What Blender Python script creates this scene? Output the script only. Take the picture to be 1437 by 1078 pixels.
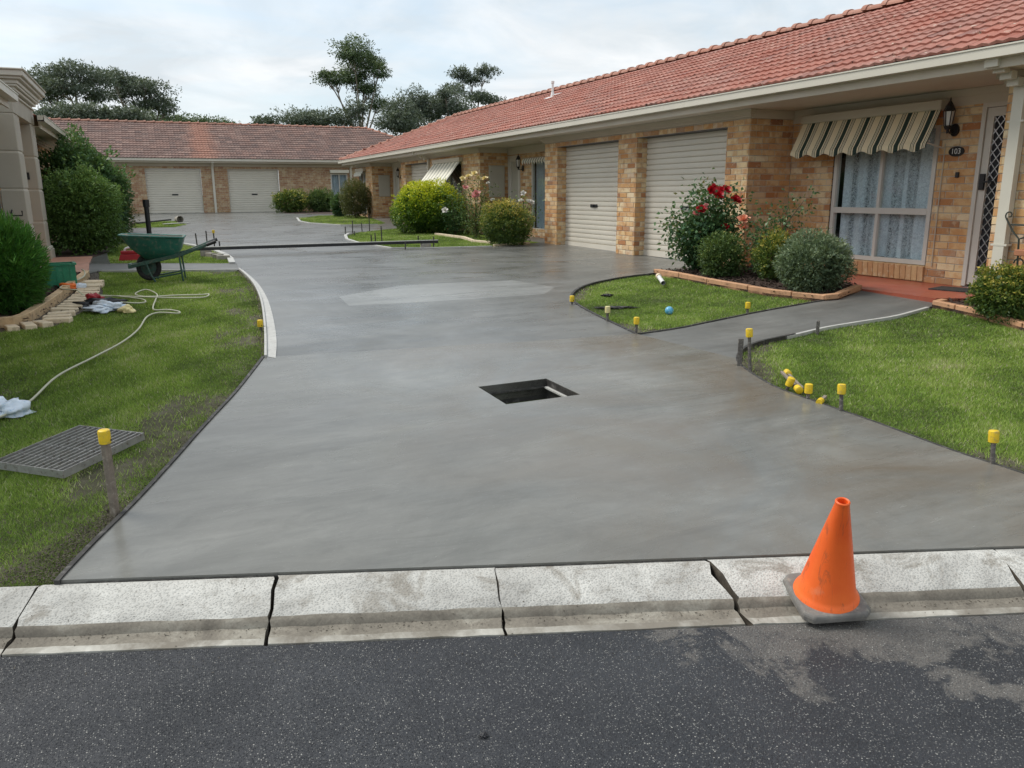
import bpy, bmesh, math, random
import numpy as np
from mathutils import Vector, Matrix
from mathutils.geometry import delaunay_2d_cdt
for o in list(bpy.data.objects): bpy.data.objects.remove(o)
scene = bpy.context.scene
COL = scene.collection
rng = np.random.default_rng(7)
random.seed(7)
R = math.radians
# ------------------------------------------------------------------ camera
CAM_H, HEADING, PITCH, ROLL = 1.65, R(24.07), R(13.43), 0.0051
cf = Vector((math.sin(HEADING)*math.cos(PITCH), math.cos(HEADING)*math.cos(PITCH), -math.sin(PITCH)))
cr = Vector((math.cos(HEADING), -math.sin(HEADING), 0)); cu = cr.cross(cf)
cr2 = cr*math.cos(ROLL)-cu*math.sin(ROLL); cu2 = cu*math.cos(ROLL)+cr*math.sin(ROLL)
cam_data = bpy.data.cameras.new('camera'); cam = bpy.data.objects.new('camera', cam_data); COL.objects.link(cam)
cam.matrix_world = Matrix(((cr2.x, cu2.x, -cf.x, 0), (cr2.y, cu2.y, -cf.y, 0), (cr2.z, cu2.z, -cf.z, CAM_H), (0, 0, 0, 1)))
cam_data.sensor_width = 36; cam_data.lens = 1121/1437*36; cam_data.clip_start = .05; cam_data.clip_end = 2000
scene.camera = cam
# ------------------------------------------------------------------ sky, sun, exposure
SUN_EL, SUN_AZ = R(52), R(-48)          # azimuth measured from +Y towards +X
world = bpy.data.worlds.new('World'); scene.world = world; world.use_nodes = True
wn = world.node_tree; wn.nodes.clear()
def WN(t, **kw):
    n = wn.nodes.new(t)
    for k, v in kw.items(): setattr(n, k, v)
    return n
w_out = WN('ShaderNodeOutputWorld'); w_bg = WN('ShaderNodeBackground'); w_bg.inputs['Strength'].default_value = .1
w_sky = WN('ShaderNodeTexSky', sky_type='NISHITA', sun_disc=False, sun_elevation=SUN_EL, sun_rotation=SUN_AZ, air_density=1.0, dust_density=2.0)
w_tc = WN('ShaderNodeTexCoord'); w_sep = WN('ShaderNodeSeparateXYZ'); wn.links.new(w_tc.outputs['Generated'], w_sep.inputs[0])
w_add = WN('ShaderNodeMath', operation='ADD'); wn.links.new(w_sep.outputs['Z'], w_add.inputs[0]); w_add.inputs[1].default_value = .16
w_max = WN('ShaderNodeMath', operation='MAXIMUM'); wn.links.new(w_add.outputs[0], w_max.inputs[0]); w_max.inputs[1].default_value = .06
w_dx = WN('ShaderNodeMath', operation='DIVIDE'); wn.links.new(w_sep.outputs['X'], w_dx.inputs[0]); wn.links.new(w_max.outputs[0], w_dx.inputs[1])
w_dy = WN('ShaderNodeMath', operation='DIVIDE'); wn.links.new(w_sep.outputs['Y'], w_dy.inputs[0]); wn.links.new(w_max.outputs[0], w_dy.inputs[1])
w_cmb = WN('ShaderNodeCombineXYZ'); wn.links.new(w_dx.outputs[0], w_cmb.inputs[0]); wn.links.new(w_dy.outputs[0], w_cmb.inputs[1])
w_n1 = WN('ShaderNodeTexNoise'); w_n1.inputs['Scale'].default_value = .85; w_n1.inputs['Detail'].default_value = 7; w_n1.inputs['Roughness'].default_value = .58; w_n1.inputs['Distortion'].default_value = .5
wn.links.new(w_cmb.outputs[0], w_n1.inputs['Vector'])
w_r1 = WN('ShaderNodeValToRGB'); wn.links.new(w_n1.outputs['Fac'], w_r1.inputs[0])
w_r1.color_ramp.elements[0].position = .33; w_r1.color_ramp.elements[0].color = (.12, .12, .12, 1)
w_r1.color_ramp.elements[1].position = .58; w_r1.color_ramp.elements[1].color = (1, 1, 1, 1)
w_n2 = WN('ShaderNodeTexNoise'); w_n2.inputs['Scale'].default_value = 1.7; w_n2.inputs['Detail'].default_value = 5; w_n2.inputs['Roughness'].default_value = .55; w_n2.inputs['Distortion'].default_value = .8
wn.links.new(w_cmb.outputs[0], w_n2.inputs['Vector'])
w_r2 = WN('ShaderNodeValToRGB'); wn.links.new(w_n2.outputs['Fac'], w_r2.inputs[0])
w_r2.color_ramp.elements[0].position = .36; w_r2.color_ramp.elements[0].color = (3.95, 4.3, 4.55, 1)
w_r2.color_ramp.elements[1].position = .64; w_r2.color_ramp.elements[1].color = (5.25, 5.4, 5.5, 1)
w_blue = WN('ShaderNodeMixRGB', blend_type='MIX'); w_blue.inputs['Fac'].default_value = .5
wn.links.new(w_sky.outputs[0], w_blue.inputs['Color1']); w_blue.inputs['Color2'].default_value = (3.9, 4.8, 5.3, 1)
w_mix = WN('ShaderNodeMixRGB', blend_type='MIX'); wn.links.new(w_r1.outputs[0], w_mix.inputs['Fac'])
wn.links.new(w_blue.outputs[0], w_mix.inputs['Color1']); wn.links.new(w_r2.outputs[0], w_mix.inputs['Color2'])
wn.links.new(w_mix.outputs[0], w_bg.inputs['Color']); wn.links.new(w_bg.outputs[0], w_out.inputs[0])
sun_d = bpy.data.lights.new('sun', 'SUN'); sun_d.energy = 1.5; sun_d.angle = R(22); sun_d.color = (1, .965, .91)
sun = bpy.data.objects.new('sun', sun_d); COL.objects.link(sun)
sdir = Vector((math.sin(SUN_AZ)*math.cos(SUN_EL), math.cos(SUN_AZ)*math.cos(SUN_EL), math.sin(SUN_EL)))
sun.rotation_euler = sdir.to_track_quat('Z', 'Y').to_euler(); sun.location = sdir*60
vs = scene.view_settings; vs.view_transform = 'Standard'; vs.look = 'None'; vs.exposure = .90; vs.gamma = 1; vs.use_curve_mapping = False
scene.cycles.max_bounces = 7; scene.cycles.transparent_max_bounces = 12
# ------------------------------------------------------------------ ground height
KS = np.array([-60, 0, .34, 2, 5, 8, 12, 20, 35, 90.]); KZ = np.array([0, 0, .115, .22, .38, .48, .53, .61, .84, 1.2])
def S_(x, y): return (x-1.07)*.345+(y-2.54)*.939
def sst(t): t = np.clip(t, 0, 1); return t*t*(3-2*t)
def G(x, y): return float(np.interp(S_(x, y), KS, KZ)+.09*sst((x-5.3)/2.4)*(1-sst((y-8.5)/3)))
def Gv(x, y): return np.interp(S_(x, y), KS, KZ)+.09*sst((x-5.3)/2.4)*(1-sst((y-8.5)/3))
def kerb_pt(t, s, z=0): return Vector((1.07+.939*t+.345*s, 2.54-.345*t+.939*s, z))
# ------------------------------------------------------------------ material helpers
class NB:
    def __init__(s, name):
        s.m = bpy.data.materials.new(name); s.m.use_nodes = True; s.t = s.m.node_tree
        s.b = s.t.nodes['Principled BSDF']; s.out = s.t.nodes['Material Output']; s._p = None
    def n(s, t, **kw):
        nd = s.t.nodes.new(t)
        for k, v in kw.items():
            if k.startswith('i_'): nd.inputs[k[2:].replace('_', ' ')].default_value = v
            else: setattr(nd, k, v)
        return nd
    def l(s, a, b): s.t.links.new(a, b); return s
    def pos(s):
        if s._p is None: s._p = s.n('ShaderNodeNewGeometry').outputs['Position']
        return s._p
    def noise(s, scale, detail=4, rough=.55, dist=0, stretch=None, vec=None):
        nd = s.n('ShaderNodeTexNoise', i_Scale=scale, i_Detail=detail, i_Roughness=rough, i_Distortion=dist)
        v = vec or s.pos()
        if stretch:
            mp = s.n('ShaderNodeMapping'); mp.inputs['Scale'].default_value = stretch[:3]
            if len(stretch) > 3: mp.inputs['Rotation'].default_value = (0, 0, stretch[3])
            s.l(v, mp.inputs[0]); v = mp.outputs[0]
        s.l(v, nd.inputs['Vector']); return nd.outputs['Fac']
    def ramp(s, src, stops, interp='LINEAR'):
        nd = s.n('ShaderNodeValToRGB'); cr_ = nd.color_ramp; cr_.interpolation = interp
        while len(cr_.elements) < len(stops): cr_.elements.new(.5)
        for e, (p, c) in zip(cr_.elements, stops):
            e.position = p; e.color = (c, c, c, 1) if isinstance(c, (int, float)) else (*c[:3], 1)
        s.l(src, nd.inputs[0]); return nd.outputs[0]
    def mix(s, f, a, b, mode='MIX'):
        nd = s.n('ShaderNodeMixRGB', blend_type=mode)
        for k, v in (('Fac', f), ('Color1', a), ('Color2', b)):
            if hasattr(v, 'is_linked') or isinstance(v, bpy.types.NodeSocket): s.l(v, nd.inputs[k])
            elif k == 'Fac': nd.inputs[k].default_value = v
            else: nd.inputs[k].default_value = (*v, 1)
        return nd.outputs[0]
    def math(s, op, a, b=0.):
        nd = s.n('ShaderNodeMath', operation=op)
        for i, v in enumerate((a, b)):
            if isinstance(v, bpy.types.NodeSocket): s.l(v, nd.inputs[i])
            else: nd.inputs[i].default_value = v
        return nd.outputs[0]
    def attr(s, nm): return s.n('ShaderNodeAttribute', attribute_name=nm).outputs['Fac']
    def rand(s):
        g = s.n('ShaderNodeNewGeometry').outputs['Random Per Island']; o = s.n('ShaderNodeObjectInfo').outputs['Random']
        return s.math('FRACT', s.math('ADD', g, s.math('MULTIPLY', o, 7.31)))
    def bump(s, h, strength=.3, dist=.01):
        nd = s.n('ShaderNodeBump', i_Strength=strength, i_Distance=dist); s.l(h, nd.inputs['Height']); s.l(nd.outputs[0], s.b.inputs['Normal']); return s
    def fin(s, col=None, rough=.6, metal=0, spec=.5):
        if col is not None:
            if isinstance(col, bpy.types.NodeSocket): s.l(col, s.b.inputs['Base Color'])
            else: s.b.inputs['Base Color'].default_value = (*col, 1)
        if isinstance(rough, bpy.types.NodeSocket): s.l(rough, s.b.inputs['Roughness'])
        else: s.b.inputs['Roughness'].default_value = rough
        s.b.inputs['Metallic'].default_value = metal; s.b.inputs['Specular IOR Level'].default_value = spec
        return s.m
MAT = {}
def paint(name, c, rough=.5, var=.12, sc=6, metal=0, dirt=None):
    n = NB(name); a = n.noise(sc, 5, .6)
    col = n.ramp(a, [(.25, tuple(v*(1-var) for v in c)), (.75, tuple(min(1, v*(1+var)) for v in c))])
    if dirt:
        d = n.ramp(n.noise(sc*2.3, 6, .65), [(.52, 0), (.68, 1)]); col = n.mix(n.math('MULTIPLY', d, .75), col, dirt)
    n.bump(n.noise(sc*12, 3), .08, .004)
    MAT[name] = n.fin(col, n.ramp(n.noise(sc*.7, 3), [(.3, max(.05, rough-.1)), (.7, min(1, rough+.1))]), metal); return MAT[name]
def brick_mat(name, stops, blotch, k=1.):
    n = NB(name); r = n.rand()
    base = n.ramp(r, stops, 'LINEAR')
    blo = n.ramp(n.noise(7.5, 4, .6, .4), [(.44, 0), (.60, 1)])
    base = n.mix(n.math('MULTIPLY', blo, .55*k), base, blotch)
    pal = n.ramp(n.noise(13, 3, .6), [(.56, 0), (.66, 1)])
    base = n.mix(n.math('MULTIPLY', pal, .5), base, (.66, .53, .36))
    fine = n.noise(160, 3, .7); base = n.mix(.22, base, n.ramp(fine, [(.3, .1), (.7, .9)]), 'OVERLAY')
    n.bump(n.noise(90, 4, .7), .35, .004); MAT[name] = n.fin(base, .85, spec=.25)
BS = [(0, (.70, .50, .26)), (.16, (.80, .66, .44)), (.30, (.56, .29, .12)), (.44, (.74, .56, .32)), (.56, (.62, .34, .14)), (.68, (.78, .61, .37)), (.78, (.42, .18, .08)), (.87, (.66, .44, .22)), (.94, (.32, .15, .085)), (1, (.74, .60, .42))]
brick_mat('brick', BS, (.50, .22, .075))
brick_mat('sill_brick', [(0, (.62, .42, .22)), (.5, (.50, .27, .13)), (1, (.60, .40, .22))], (.45, .23, .11), .6)
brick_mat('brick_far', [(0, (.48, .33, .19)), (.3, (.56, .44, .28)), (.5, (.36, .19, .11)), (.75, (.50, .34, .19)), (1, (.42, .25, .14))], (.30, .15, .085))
paint('mortar', (.50, .44, .36), .9, .15, 20)
paint('trim', (.54, .485, .39), .45, .06, 2, dirt=None)
paint('gutter', (.62, .585, .495), .35, .05, 2)
paint('soffit', (.60, .55, .465), .6, .04, 2)
paint('render', (.42, .38, .31), .75, .07, 3)
paint('render_pale', (.60, .56, .48), .7, .06, 3)
paint('door_slat', (.70, .655, .56), .4, .05, 1.5)
paint('frame', (.62, .59, .53), .4, .05, 3)
paint('black_plastic', (.015, .015, .017), .45, .2, 20)
paint('dark_metal', (.045, .043, .042), .5, .3, 20, dirt=(.2, .18, .15))
paint('yellow_plastic', (.76, .52, .02), .42, .12, 22, dirt=(.36, .27, .10))
paint('pale_yellow', (.68, .60, .28), .5, .1, 30, dirt=(.4, .36, .25))
paint('stake_steel', (.10, .09, .08), .65, .35, 30, dirt=(.33, .31, .27))
paint('stake_wood', (.22, .18, .14), .85, .3, 25, dirt=(.40, .36, .30))
paint('grate_steel', (.36, .35, .33), .5, .25, 18, .4, dirt=(.14, .10, .075))
paint('form_dark', (.035, .033, .03), .7, .4, 9, dirt=(.16, .15, .14))
paint('form_pale', (.47, .465, .435), .6, .14, 9, dirt=(.36, .35, .32))
paint('edging', (.52, .29, .16), .8, .18, 6, dirt=(.34, .19, .11))
paint('edging_left', (.56, .40, .23), .85, .2, 6, dirt=(.26, .17, .10))
paint('paver', (.70, .58, .41), .85, .15, 9, dirt=(.40, .30, .2))
paint('terracotta', (.52, .27, .19), .55, .14, 3, dirt=(.40, .22, .16))
paint('red_floor', (.33, .085, .05), .38, .16, 2.5, dirt=(.26, .075, .045))
paint('mulch', (.050, .030, .022), .95, .5, 45, dirt=(.115, .075, .05))
paint('soil', (.075, .062, .045), .95, .4, 18, dirt=(.15, .13, .10))
paint('barrow_green', (.030, .155, .125), .45, .25, 9, dirt=(.20, .215, .19))
paint('barrow_rail', (.035, .09, .07), .6, .3, 14, dirt=(.15, .135, .11))
paint('dried_mortar', (.30, .28, .24), .9, .25, 10, dirt=(.42, .34, .22))
paint('rubber', (.028, .028, .028), .85, .25, 20, dirt=(.09, .085, .075))
paint('crate_green', (.012, .20, .10), .45, .2, 9, dirt=(.06, .26, .16))
paint('orange_plastic', (.80, .17, .02), .5, .15, 18)
paint('red_plastic', (.36, .022, .03), .4, .15, 10)
paint('white_plastic', (.74, .74, .72), .4, .07, 12)
paint('bag_white', (.66, .73, .80), .35, .15, 16, dirt=(.24, .42, .60))
paint('blue_plastic', (.10, .40, .62), .3, .2, 25, dirt=(.5, .65, .74))
paint('aluminium', (.62, .63, .64), .34, .08, 8, .8)
paint('hose', (.50, .50, .37), .5, .12, 10)
paint('bark', (.20, .165, .13), .9, .35, 5, dirt=(.42, .38, .33))
paint('stem', (.115, .085, .055), .9, .3, 20)
paint('cornice', (.58, .545, .47), .65, .05, 3)
paint('awn_cream', (.80, .67, .46), .85, .05, 8)
paint('awn_green', (.022, .040, .030), .85, .15, 8)
paint('awn_grey', (.30, .30, .25), .85, .1, 8)
paint('awn_white', (.78, .75, .64), .8, .05, 8)
paint('meter_box', (.47, .44, .37), .5, .06, 3)
paint('petal_red', (.50, .006, .018), .55, .35, 40)
paint('petal_peach', (.85, .38, .24), .55, .2, 40)
paint('petal_pink', (.78, .38, .36), .55, .2, 40)
paint('petal_cream', (.82, .70, .36), .55, .15, 40)
paint('petal_white', (.80, .78, .72), .55, .1, 40)
paint('interior', (.028, .03, .034), .9, .2, 2)
paint('terracotta_pot', (.38, .16, .08), .8, .2, 10)
paint('iron', (.022, .030, .022), .5, .3, 30)
# cone
n = NB('cone_orange'); c_ = n.ramp(n.noise(5, 3), [(.3, (.80, .105, .012)), (.7, (.90, .155, .020))])
sc_ = n.ramp(n.noise(24, 6, .75, 1.2, (1, 1, .22)), [(.55, 0), (.66, 1)]); c_ = n.mix(n.math('MULTIPLY', sc_, .6), c_, (.27, .075, .035))
pl_ = n.ramp(n.noise(14, 4, .6), [(.6, 0), (.75, 1)]); c_ = n.mix(n.math('MULTIPLY', pl_, .35), c_, (.78, .32, .17))
n.bump(n.noise(60, 4), .1, .003); MAT['cone_orange'] = n.fin(c_, .48)
paint('cone_base', (.17, .16, .145), .8, .3, 14, dirt=(.30, .27, .22))
# concrete: fresh, damp
def conc(name, lo, hi, r0, r1, brown=.35, streak=0., ang=0.):
    n = NB(name)
    a = n.noise(.55, 6, .62, 1.3); base = n.ramp(a, [(.3, lo), (.72, hi)])
    b = n.ramp(n.noise(1.3, 6, .6, 1.2, (.32, 1, 1, ang)), [(.36, .30), (.66, .68)]); base = n.mix(.34, base, b, 'OVERLAY')
    tr_ = n.noise(5.5, 5, .6, 2.6, (.35, 1, 1, ang+.5)); base = n.mix(.25, base, n.ramp(tr_, [(.40, .38), (.46, .55), (.50, .47), (.54, .56), (.60, .62)]), 'OVERLAY')
    st = n.noise(9, 4, .6, .5, (.10, 1, 1, ang)); base = n.mix(.20+streak, base, n.ramp(st, [(.3, .32), (.7, .66)]), 'OVERLAY')
    sx_ = n.n('ShaderNodeSeparateXYZ'); n.l(n.pos(), sx_.inputs[0]); side = n.ramp(n.math('MULTIPLY', sx_.outputs[0], .2), [(.16, .10), (.62, 1)])
    br = n.ramp(n.noise(.8, 5, .6, 1), [(.40, 0), (.66, 1)]); base = n.mix(n.math('MULTIPLY', n.math('MULTIPLY', br, side), brown), base, (.140, .115, .084))
    sp = n.ramp(n.noise(75, 3, .7), [(.63, 0), (.72, 1)]); base = n.mix(n.math('MULTIPLY', sp, .18), base, (.42, .42, .40))
    ro = n.ramp(n.noise(.75, 6, .62, 1.6), [(.32, r0), (.68, r1)]); ro = n.mix(.35, ro, n.ramp(st, [(.3, r0), (.7, r1)]))
    h = n.math('ADD', n.math('MULTIPLY', n.noise(24, 5, .65, .8, (.25, 1, 1, ang)), .6), n.noise(3.0, 5, .6, 1.5))
    n.bump(h, .13, .012); MAT[name] = n.fin(base, ro, spec=.5)
conc('concrete_fresh', (.128, .127, .113), (.215, .213, .194), .15, .36, .9, .08, .35)
conc('concrete_broomed', (.105, .105, .097), (.188, .188, .177), .18, .44, .15, .28, .12)
conc('concrete_painted_sheen', (.19, .191, .18), (.265, .266, .252), .22, .40, .05, .18, .12)  # paler tone paints the water sheen of the recently finished panel
conc('concrete_path', (.115, .115, .107), (.165, .164, .153), .40, .65, .15, .10, 1.5)
conc('concrete_old', (.30, .29, .275), (.40, .39, .375), .5, .8, .1)
# kerb
n = NB('kerb'); c_ = n.ramp(n.noise(3.2, 6, .6, .6), [(.3, (.28, .272, .25)), (.7, (.52, .51, .47))])
v = n.n('ShaderNodeTexVoronoi', i_Scale=110); n.l(n.pos(), v.inputs['Vector']); sp = n.ramp(v.outputs['Distance'], [(.12, .2), (.5, .78)]); c_ = n.mix(.42, c_, sp, 'OVERLAY')
d_ = n.ramp(n.noise(4.5, 7, .7, .8), [(.53, 0), (.64, 1)]); c_ = n.mix(n.math('MULTIPLY', d_, .65), c_, (.19, .165, .13)); gm = n.ramp(n.noise(26, 5, .7), [(.58, 0), (.70, 1)]); c_ = n.mix(n.math('MULTIPLY', gm, .5), c_, (.15, .135, .11))
n.bump(n.math('ADD', v.outputs['Distance'], n.noise(14, 5, .7)), .55, .006); MAT['kerb'] = n.fin(c_, .9, spec=.25)
n = NB('kerb_pan'); c_ = n.ramp(n.noise(4, 6, .65, .8), [(.3, (.12, .105, .085)), (.55, (.215, .192, .155)), (.72, (.36, .335, .28))])
c_ = n.mix(.3, c_, n.ramp(n.noise(90, 3, .7), [(.3, .2), (.7, .8)]), 'OVERLAY'); n.bump(n.noise(60, 4, .7), .4, .004); MAT['kerb_pan'] = n.fin(c_, .8, spec=.3)
n = NB('kerb_edge'); c_ = n.ramp(n.noise(9, 5, .65), [(.35, (.33, .31, .265)), (.7, (.58, .56, .50))]); c_ = n.mix(n.ramp(n.noise(1.7, 7, .68, .6), [(.42, .92), (.55, 0)]), c_, (.20, .178, .145)); n.bump(n.noise(70, 4, .7), .4, .004); MAT['kerb_edge'] = n.fin(c_, .9, spec=.25)
# asphalt
n = NB('asphalt'); v = n.n('ShaderNodeTexVoronoi', i_Scale=150); n.l(n.pos(), v.inputs['Vector'])
cell = n.n('ShaderNodeSeparateColor'); n.l(v.outputs['Color'], cell.inputs[0])
inner = n.ramp(v.outputs['Distance'], [(.30, 1), (.46, 0)])
pick = n.ramp(cell.outputs[0], [(.66, 0), (.70, .45), (.86, .6), (.91, 1)], 'LINEAR')
damp = n.ramp(n.noise(1.15, 6, .6, 1.1), [(.40, 0), (.56, 1)])
dry = n.n('ShaderNodeMapping'); base = n.ramp(n.noise(2.2, 6, .6, .6), [(.3, (.017, .019, .023)), (.7, (.032, .034, .039))])
# dusty dried patch towards the right of the crossing
sepx = n.n('ShaderNodeSeparateXYZ'); n.l(n.pos(), sepx.inputs[0])
tt_ = n.math('ADD', n.math('MULTIPLY', sepx.outputs[0], .939), n.math('MULTIPLY', sepx.outputs[1], -.345)); s_n = n.math('ADD', n.math('MULTIPLY', sepx.outputs[0], .345), n.math('MULTIPLY', sepx.outputs[1], .939))
wob = n.math('SUBTRACT', n.noise(2.4, 8, .68, .5), .5)
d1 = n.ramp(n.math('ADD', n.math('MULTIPLY', n.math('SUBTRACT', tt_, .38), .9), n.math('MULTIPLY', wob, 2.2)), [(.42, 0), (.50, 1)])
d2 = n.ramp(n.math('ADD', n.math('MULTIPLY', n.math('SUBTRACT', s_n, 2.30), 1.1), n.math('MULTIPLY', n.math('SUBTRACT', n.noise(1.9, 8, .68, .6), .5), 2.4)), [(.10, 0), (.22, 1)])
dust = n.math('MULTIPLY', n.math('MULTIPLY', d1, d2), n.ramp(n.noise(4.2, 8, .72, .3), [(.34, .08), (.50, 1)]))
base = n.mix(n.math('MULTIPLY', dust, n.ramp(n.noise(150, 3, .7), [(.35, .30), (.62, .85)])), base, (.165, .152, .134))
v2_ = n.n('ShaderNodeTexVoronoi', i_Scale=260); n.l(n.pos(), v2_.inputs['Vector']); c2_ = n.n('ShaderNodeSeparateColor'); n.l(v2_.outputs['Color'], c2_.inputs[0])
base = n.mix(n.math('MULTIPLY', n.ramp(v2_.outputs['Distance'], [(.25, 1), (.45, 0)]), n.ramp(c2_.outputs[0], [(.45, 0), (.95, .45)])), base, (.17, .17, .165))
chip = n.math('MULTIPLY', inner, pick)
base = n.mix(n.math('MULTIPLY', chip, .85), base, n.ramp(cell.outputs[1], [(0, (.16, .16, .155)), (.6, (.28, .28, .265)), (1, (.56, .54, .49))]))
hgt = n.math('ADD', n.ramp(v.outputs['Distance'], [(0, 1), (.5, 0)]), n.noise(40, 4, .7)); n.bump(hgt, .8, .006)
MAT['asphalt'] = n.fin(base, n.ramp(n.noise(1.5, 5, .6), [(.35, .45), (.65, .8)]), spec=.4)
# ground beyond, lawn base
n = NB('lawn_soil'); c_ = n.ramp(n.noise(6, 6, .7), [(.3, (.055, .050, .036)), (.5, (.095, .092, .058)), (.72, (.165, .15, .115))]); n.bump(n.noise(40, 5, .7), .8, .02); MAT['lawn_soil'] = n.fin(c_, .95, spec=.1)
n = NB('ground'); c_ = n.ramp(n.noise(1.2, 6, .7), [(.3, (.055, .075, .025)), (.7, (.10, .115, .045))]); MAT['ground'] = n.fin(c_, .95, spec=.1)
# roof tiles
def tile_mat(name, stops, lichen, spots, orange=None):
    n = NB(name); base = n.ramp(n.rand(), stops)
    base = n.mix(n.math('MULTIPLY', n.ramp(n.noise(1.1, 5, .6), [(.4, 0), (.68, 1)]), lichen[1]), base, lichen[0])
    if orange:
        sx = n.n('ShaderNodeSeparateXYZ'); n.l(n.pos(), sx.inputs[0])
        o = n.math('ABSOLUTE', n.math('SUBTRACT', sx.outputs[0], orange)); o = n.ramp(n.math('ADD', n.math('MULTIPLY', o, .5), n.math('MULTIPLY', n.noise(1.5, 4), .5)), [(.35, 1), (.62, 0)])
        base = n.mix(n.math('MULTIPLY', o, .6), base, (.36, .165, .11))
    sp = n.ramp(n.noise(11, 4, .7, .5), [(.61, 0), (.67, 1)]); base = n.mix(n.math('MULTIPLY', sp, spots), base, (.52, .40, .32))
    dk = n.ramp(n.noise(6.5, 5, .75, .6), [(.60, 0), (.68, 1)]); base = n.mix(n.math('MULTIPLY', dk, spots), base, (.085, .065, .055))
    n.bump(n.noise(50, 4, .7), .3, .005); MAT[name] = n.fin(base, .82, spec=.25)
tile_mat('tile', [(0, (.32, .118, .085)), (.35, (.40, .165, .122)), (.65, (.35, .137, .100)), (.9, (.44, .22, .172)), (1, (.25, .12, .10))], ((.31, .175, .145), .6), .95)
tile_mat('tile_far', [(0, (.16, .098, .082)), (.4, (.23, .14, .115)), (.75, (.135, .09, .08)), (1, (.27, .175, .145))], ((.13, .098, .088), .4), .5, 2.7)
tile_mat('ridge', [(0, (.44, .22, .16)), (1, (.36, .17, .12))], ((.30, .20, .16), .5), .8)
# leaves
LEAF_K = {'leaf_yellow': 1.3, 'leaf_gold': 1.9, 'leaf_gum': 2.5, 'leaf_gum_light': 2.2, 'leaf_thuja': 1.6, 'leaf_grey': 2.3}
def leaf(name, stops, rough=.5, trans=.25):
    if name.startswith('leaf'): stops = [(p, tuple(min(.8, v*LEAF_K.get(name, 2.25)) for v in c)) for p, c in stops]
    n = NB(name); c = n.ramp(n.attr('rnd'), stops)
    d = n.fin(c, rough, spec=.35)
    tr = n.n('ShaderNodeBsdfTranslucent'); n.l(n.mix(.35, c, (.30, .36, .06)), tr.inputs[0]); ms = n.n('ShaderNodeMixShader', i_Fac=trans)
    n.l(n.b.outputs[0], ms.inputs[1]); n.l(tr.outputs[0], ms.inputs[2]); n.l(ms.outputs[0], n.out.inputs[0]); MAT[name] = n.m
leaf('grass', [(0, (.075, .135, .026)), (.28, (.165, .28, .042)), (.52, (.29, .43, .068)), (.75, (.43, .55, .13)), (.87, (.42, .41, .20)), (1, (.68, .61, .44))], .6, .3)
leaf('leaf_dark', [(0, (.012, .032, .012)), (.5, (.030, .068, .022)), (.85, (.055, .11, .030)), (1, (.10, .16, .045))])
leaf('leaf_mid', [(0, (.025, .05, .012)), (.5, (.055, .105, .024)), (.85, (.10, .16, .04)), (1, (.17, .22, .06))])
leaf('leaf_thuja', [(0, (.02, .07, .012)), (.5, (.045, .15, .022)), (.85, (.085, .23, .035)), (1, (.15, .30, .06))])
leaf('leaf_yellow', [(0, (.03, .075, .010)), (.35, (.10, .19, .012)), (.58, (.27, .37, .016)), (.78, (.55, .55, .02)), (1, (.75, .66, .04))])
leaf('leaf_gold', [(0, (.02, .045, .01)), (.4, (.055, .09, .016)), (.7, (.16, .17, .028)), (.88, (.36, .27, .05)), (1, (.50, .34, .09))])
leaf('leaf_box', [(0, (.018, .04, .012)), (.5, (.045, .075, .02)), (.85, (.085, .12, .028)), (1, (.17, .16, .045))])
leaf('leaf_grey', [(0, (.030, .048, .026)), (.45, (.070, .10, .055)), (.8, (.13, .165, .095)), (1, (.22, .25, .15))])
leaf('leaf_rose', [(0, (.012, .034, .016)), (.5, (.028, .065, .026)), (.85, (.05, .095, .034)), (1, (.13, .11, .05))], .4)
leaf('leaf_olive', [(0, (.03, .035, .012)), (.5, (.06, .065, .02)), (.85, (.11, .10, .03)), (1, (.18, .12, .05))])
leaf('leaf_gum', [(0, (.024, .034, .026)), (.5, (.048, .060, .044)), (.85, (.080, .095, .066)), (1, (.13, .145, .10))], .55, .15)
leaf('leaf_gum_light', [(0, (.020, .036, .018)), (.5, (.048, .072, .032)), (.85, (.088, .115, .048)), (1, (.15, .17, .08))], .55, .15)
# glass, lace
n = NB('glass'); gl = n.n('ShaderNodeBsdfGlossy', i_Roughness=.02); tp = n.n('ShaderNodeBsdfTransparent'); tp.inputs[0].default_value = (.90, .94, .95, 1)
fr = n.n('ShaderNodeFresnel', i_IOR=1.5); bf = n.math('SUBTRACT', 1., n.n('ShaderNodeNewGeometry').outputs['Backfacing']); ms = n.n('ShaderNodeMixShader'); n.l(n.math('MULTIPLY', n.math('MULTIPLY', fr.outputs[0], 1.3), bf), ms.inputs[0]); n.l(tp.outputs[0], ms.inputs[1]); n.l(gl.outputs[0], ms.inputs[2]); n.l(ms.outputs[0], n.out.inputs[0]); MAT['glass'] = n.m
n = NB('lace'); pl = n.attr('rnd'); lv = n.noise(38, 3, .6, 1.4); c_ = n.ramp(n.noise(26, 4, .7, 2.0), [(.38, (.62, .65, .69)), (.52, (.84, .87, .90)), (.62, (.95, .96, .97))])
d = n.fin(c_, .9, spec=.1); tp = n.n('ShaderNodeBsdfTransparent'); ms = n.n('ShaderNodeMixShader'); n.l(n.math('ADD', n.math('MULTIPLY', n.ramp(lv, [(.40, 1), (.58, .15)]), n.ramp(pl, [(.15, .55), (.6, .06)])), n.ramp(pl, [(.1, .16), (.5, 0)])), ms.inputs[0]); n.l(n.b.outputs[0], ms.inputs[1]); n.l(tp.outputs[0], ms.inputs[2]); n.l(ms.outputs[0], n.out.inputs[0]); MAT['lace'] = n.m
paint('curtain', (.46, .50, .54), .9, .12, 12)
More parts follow.
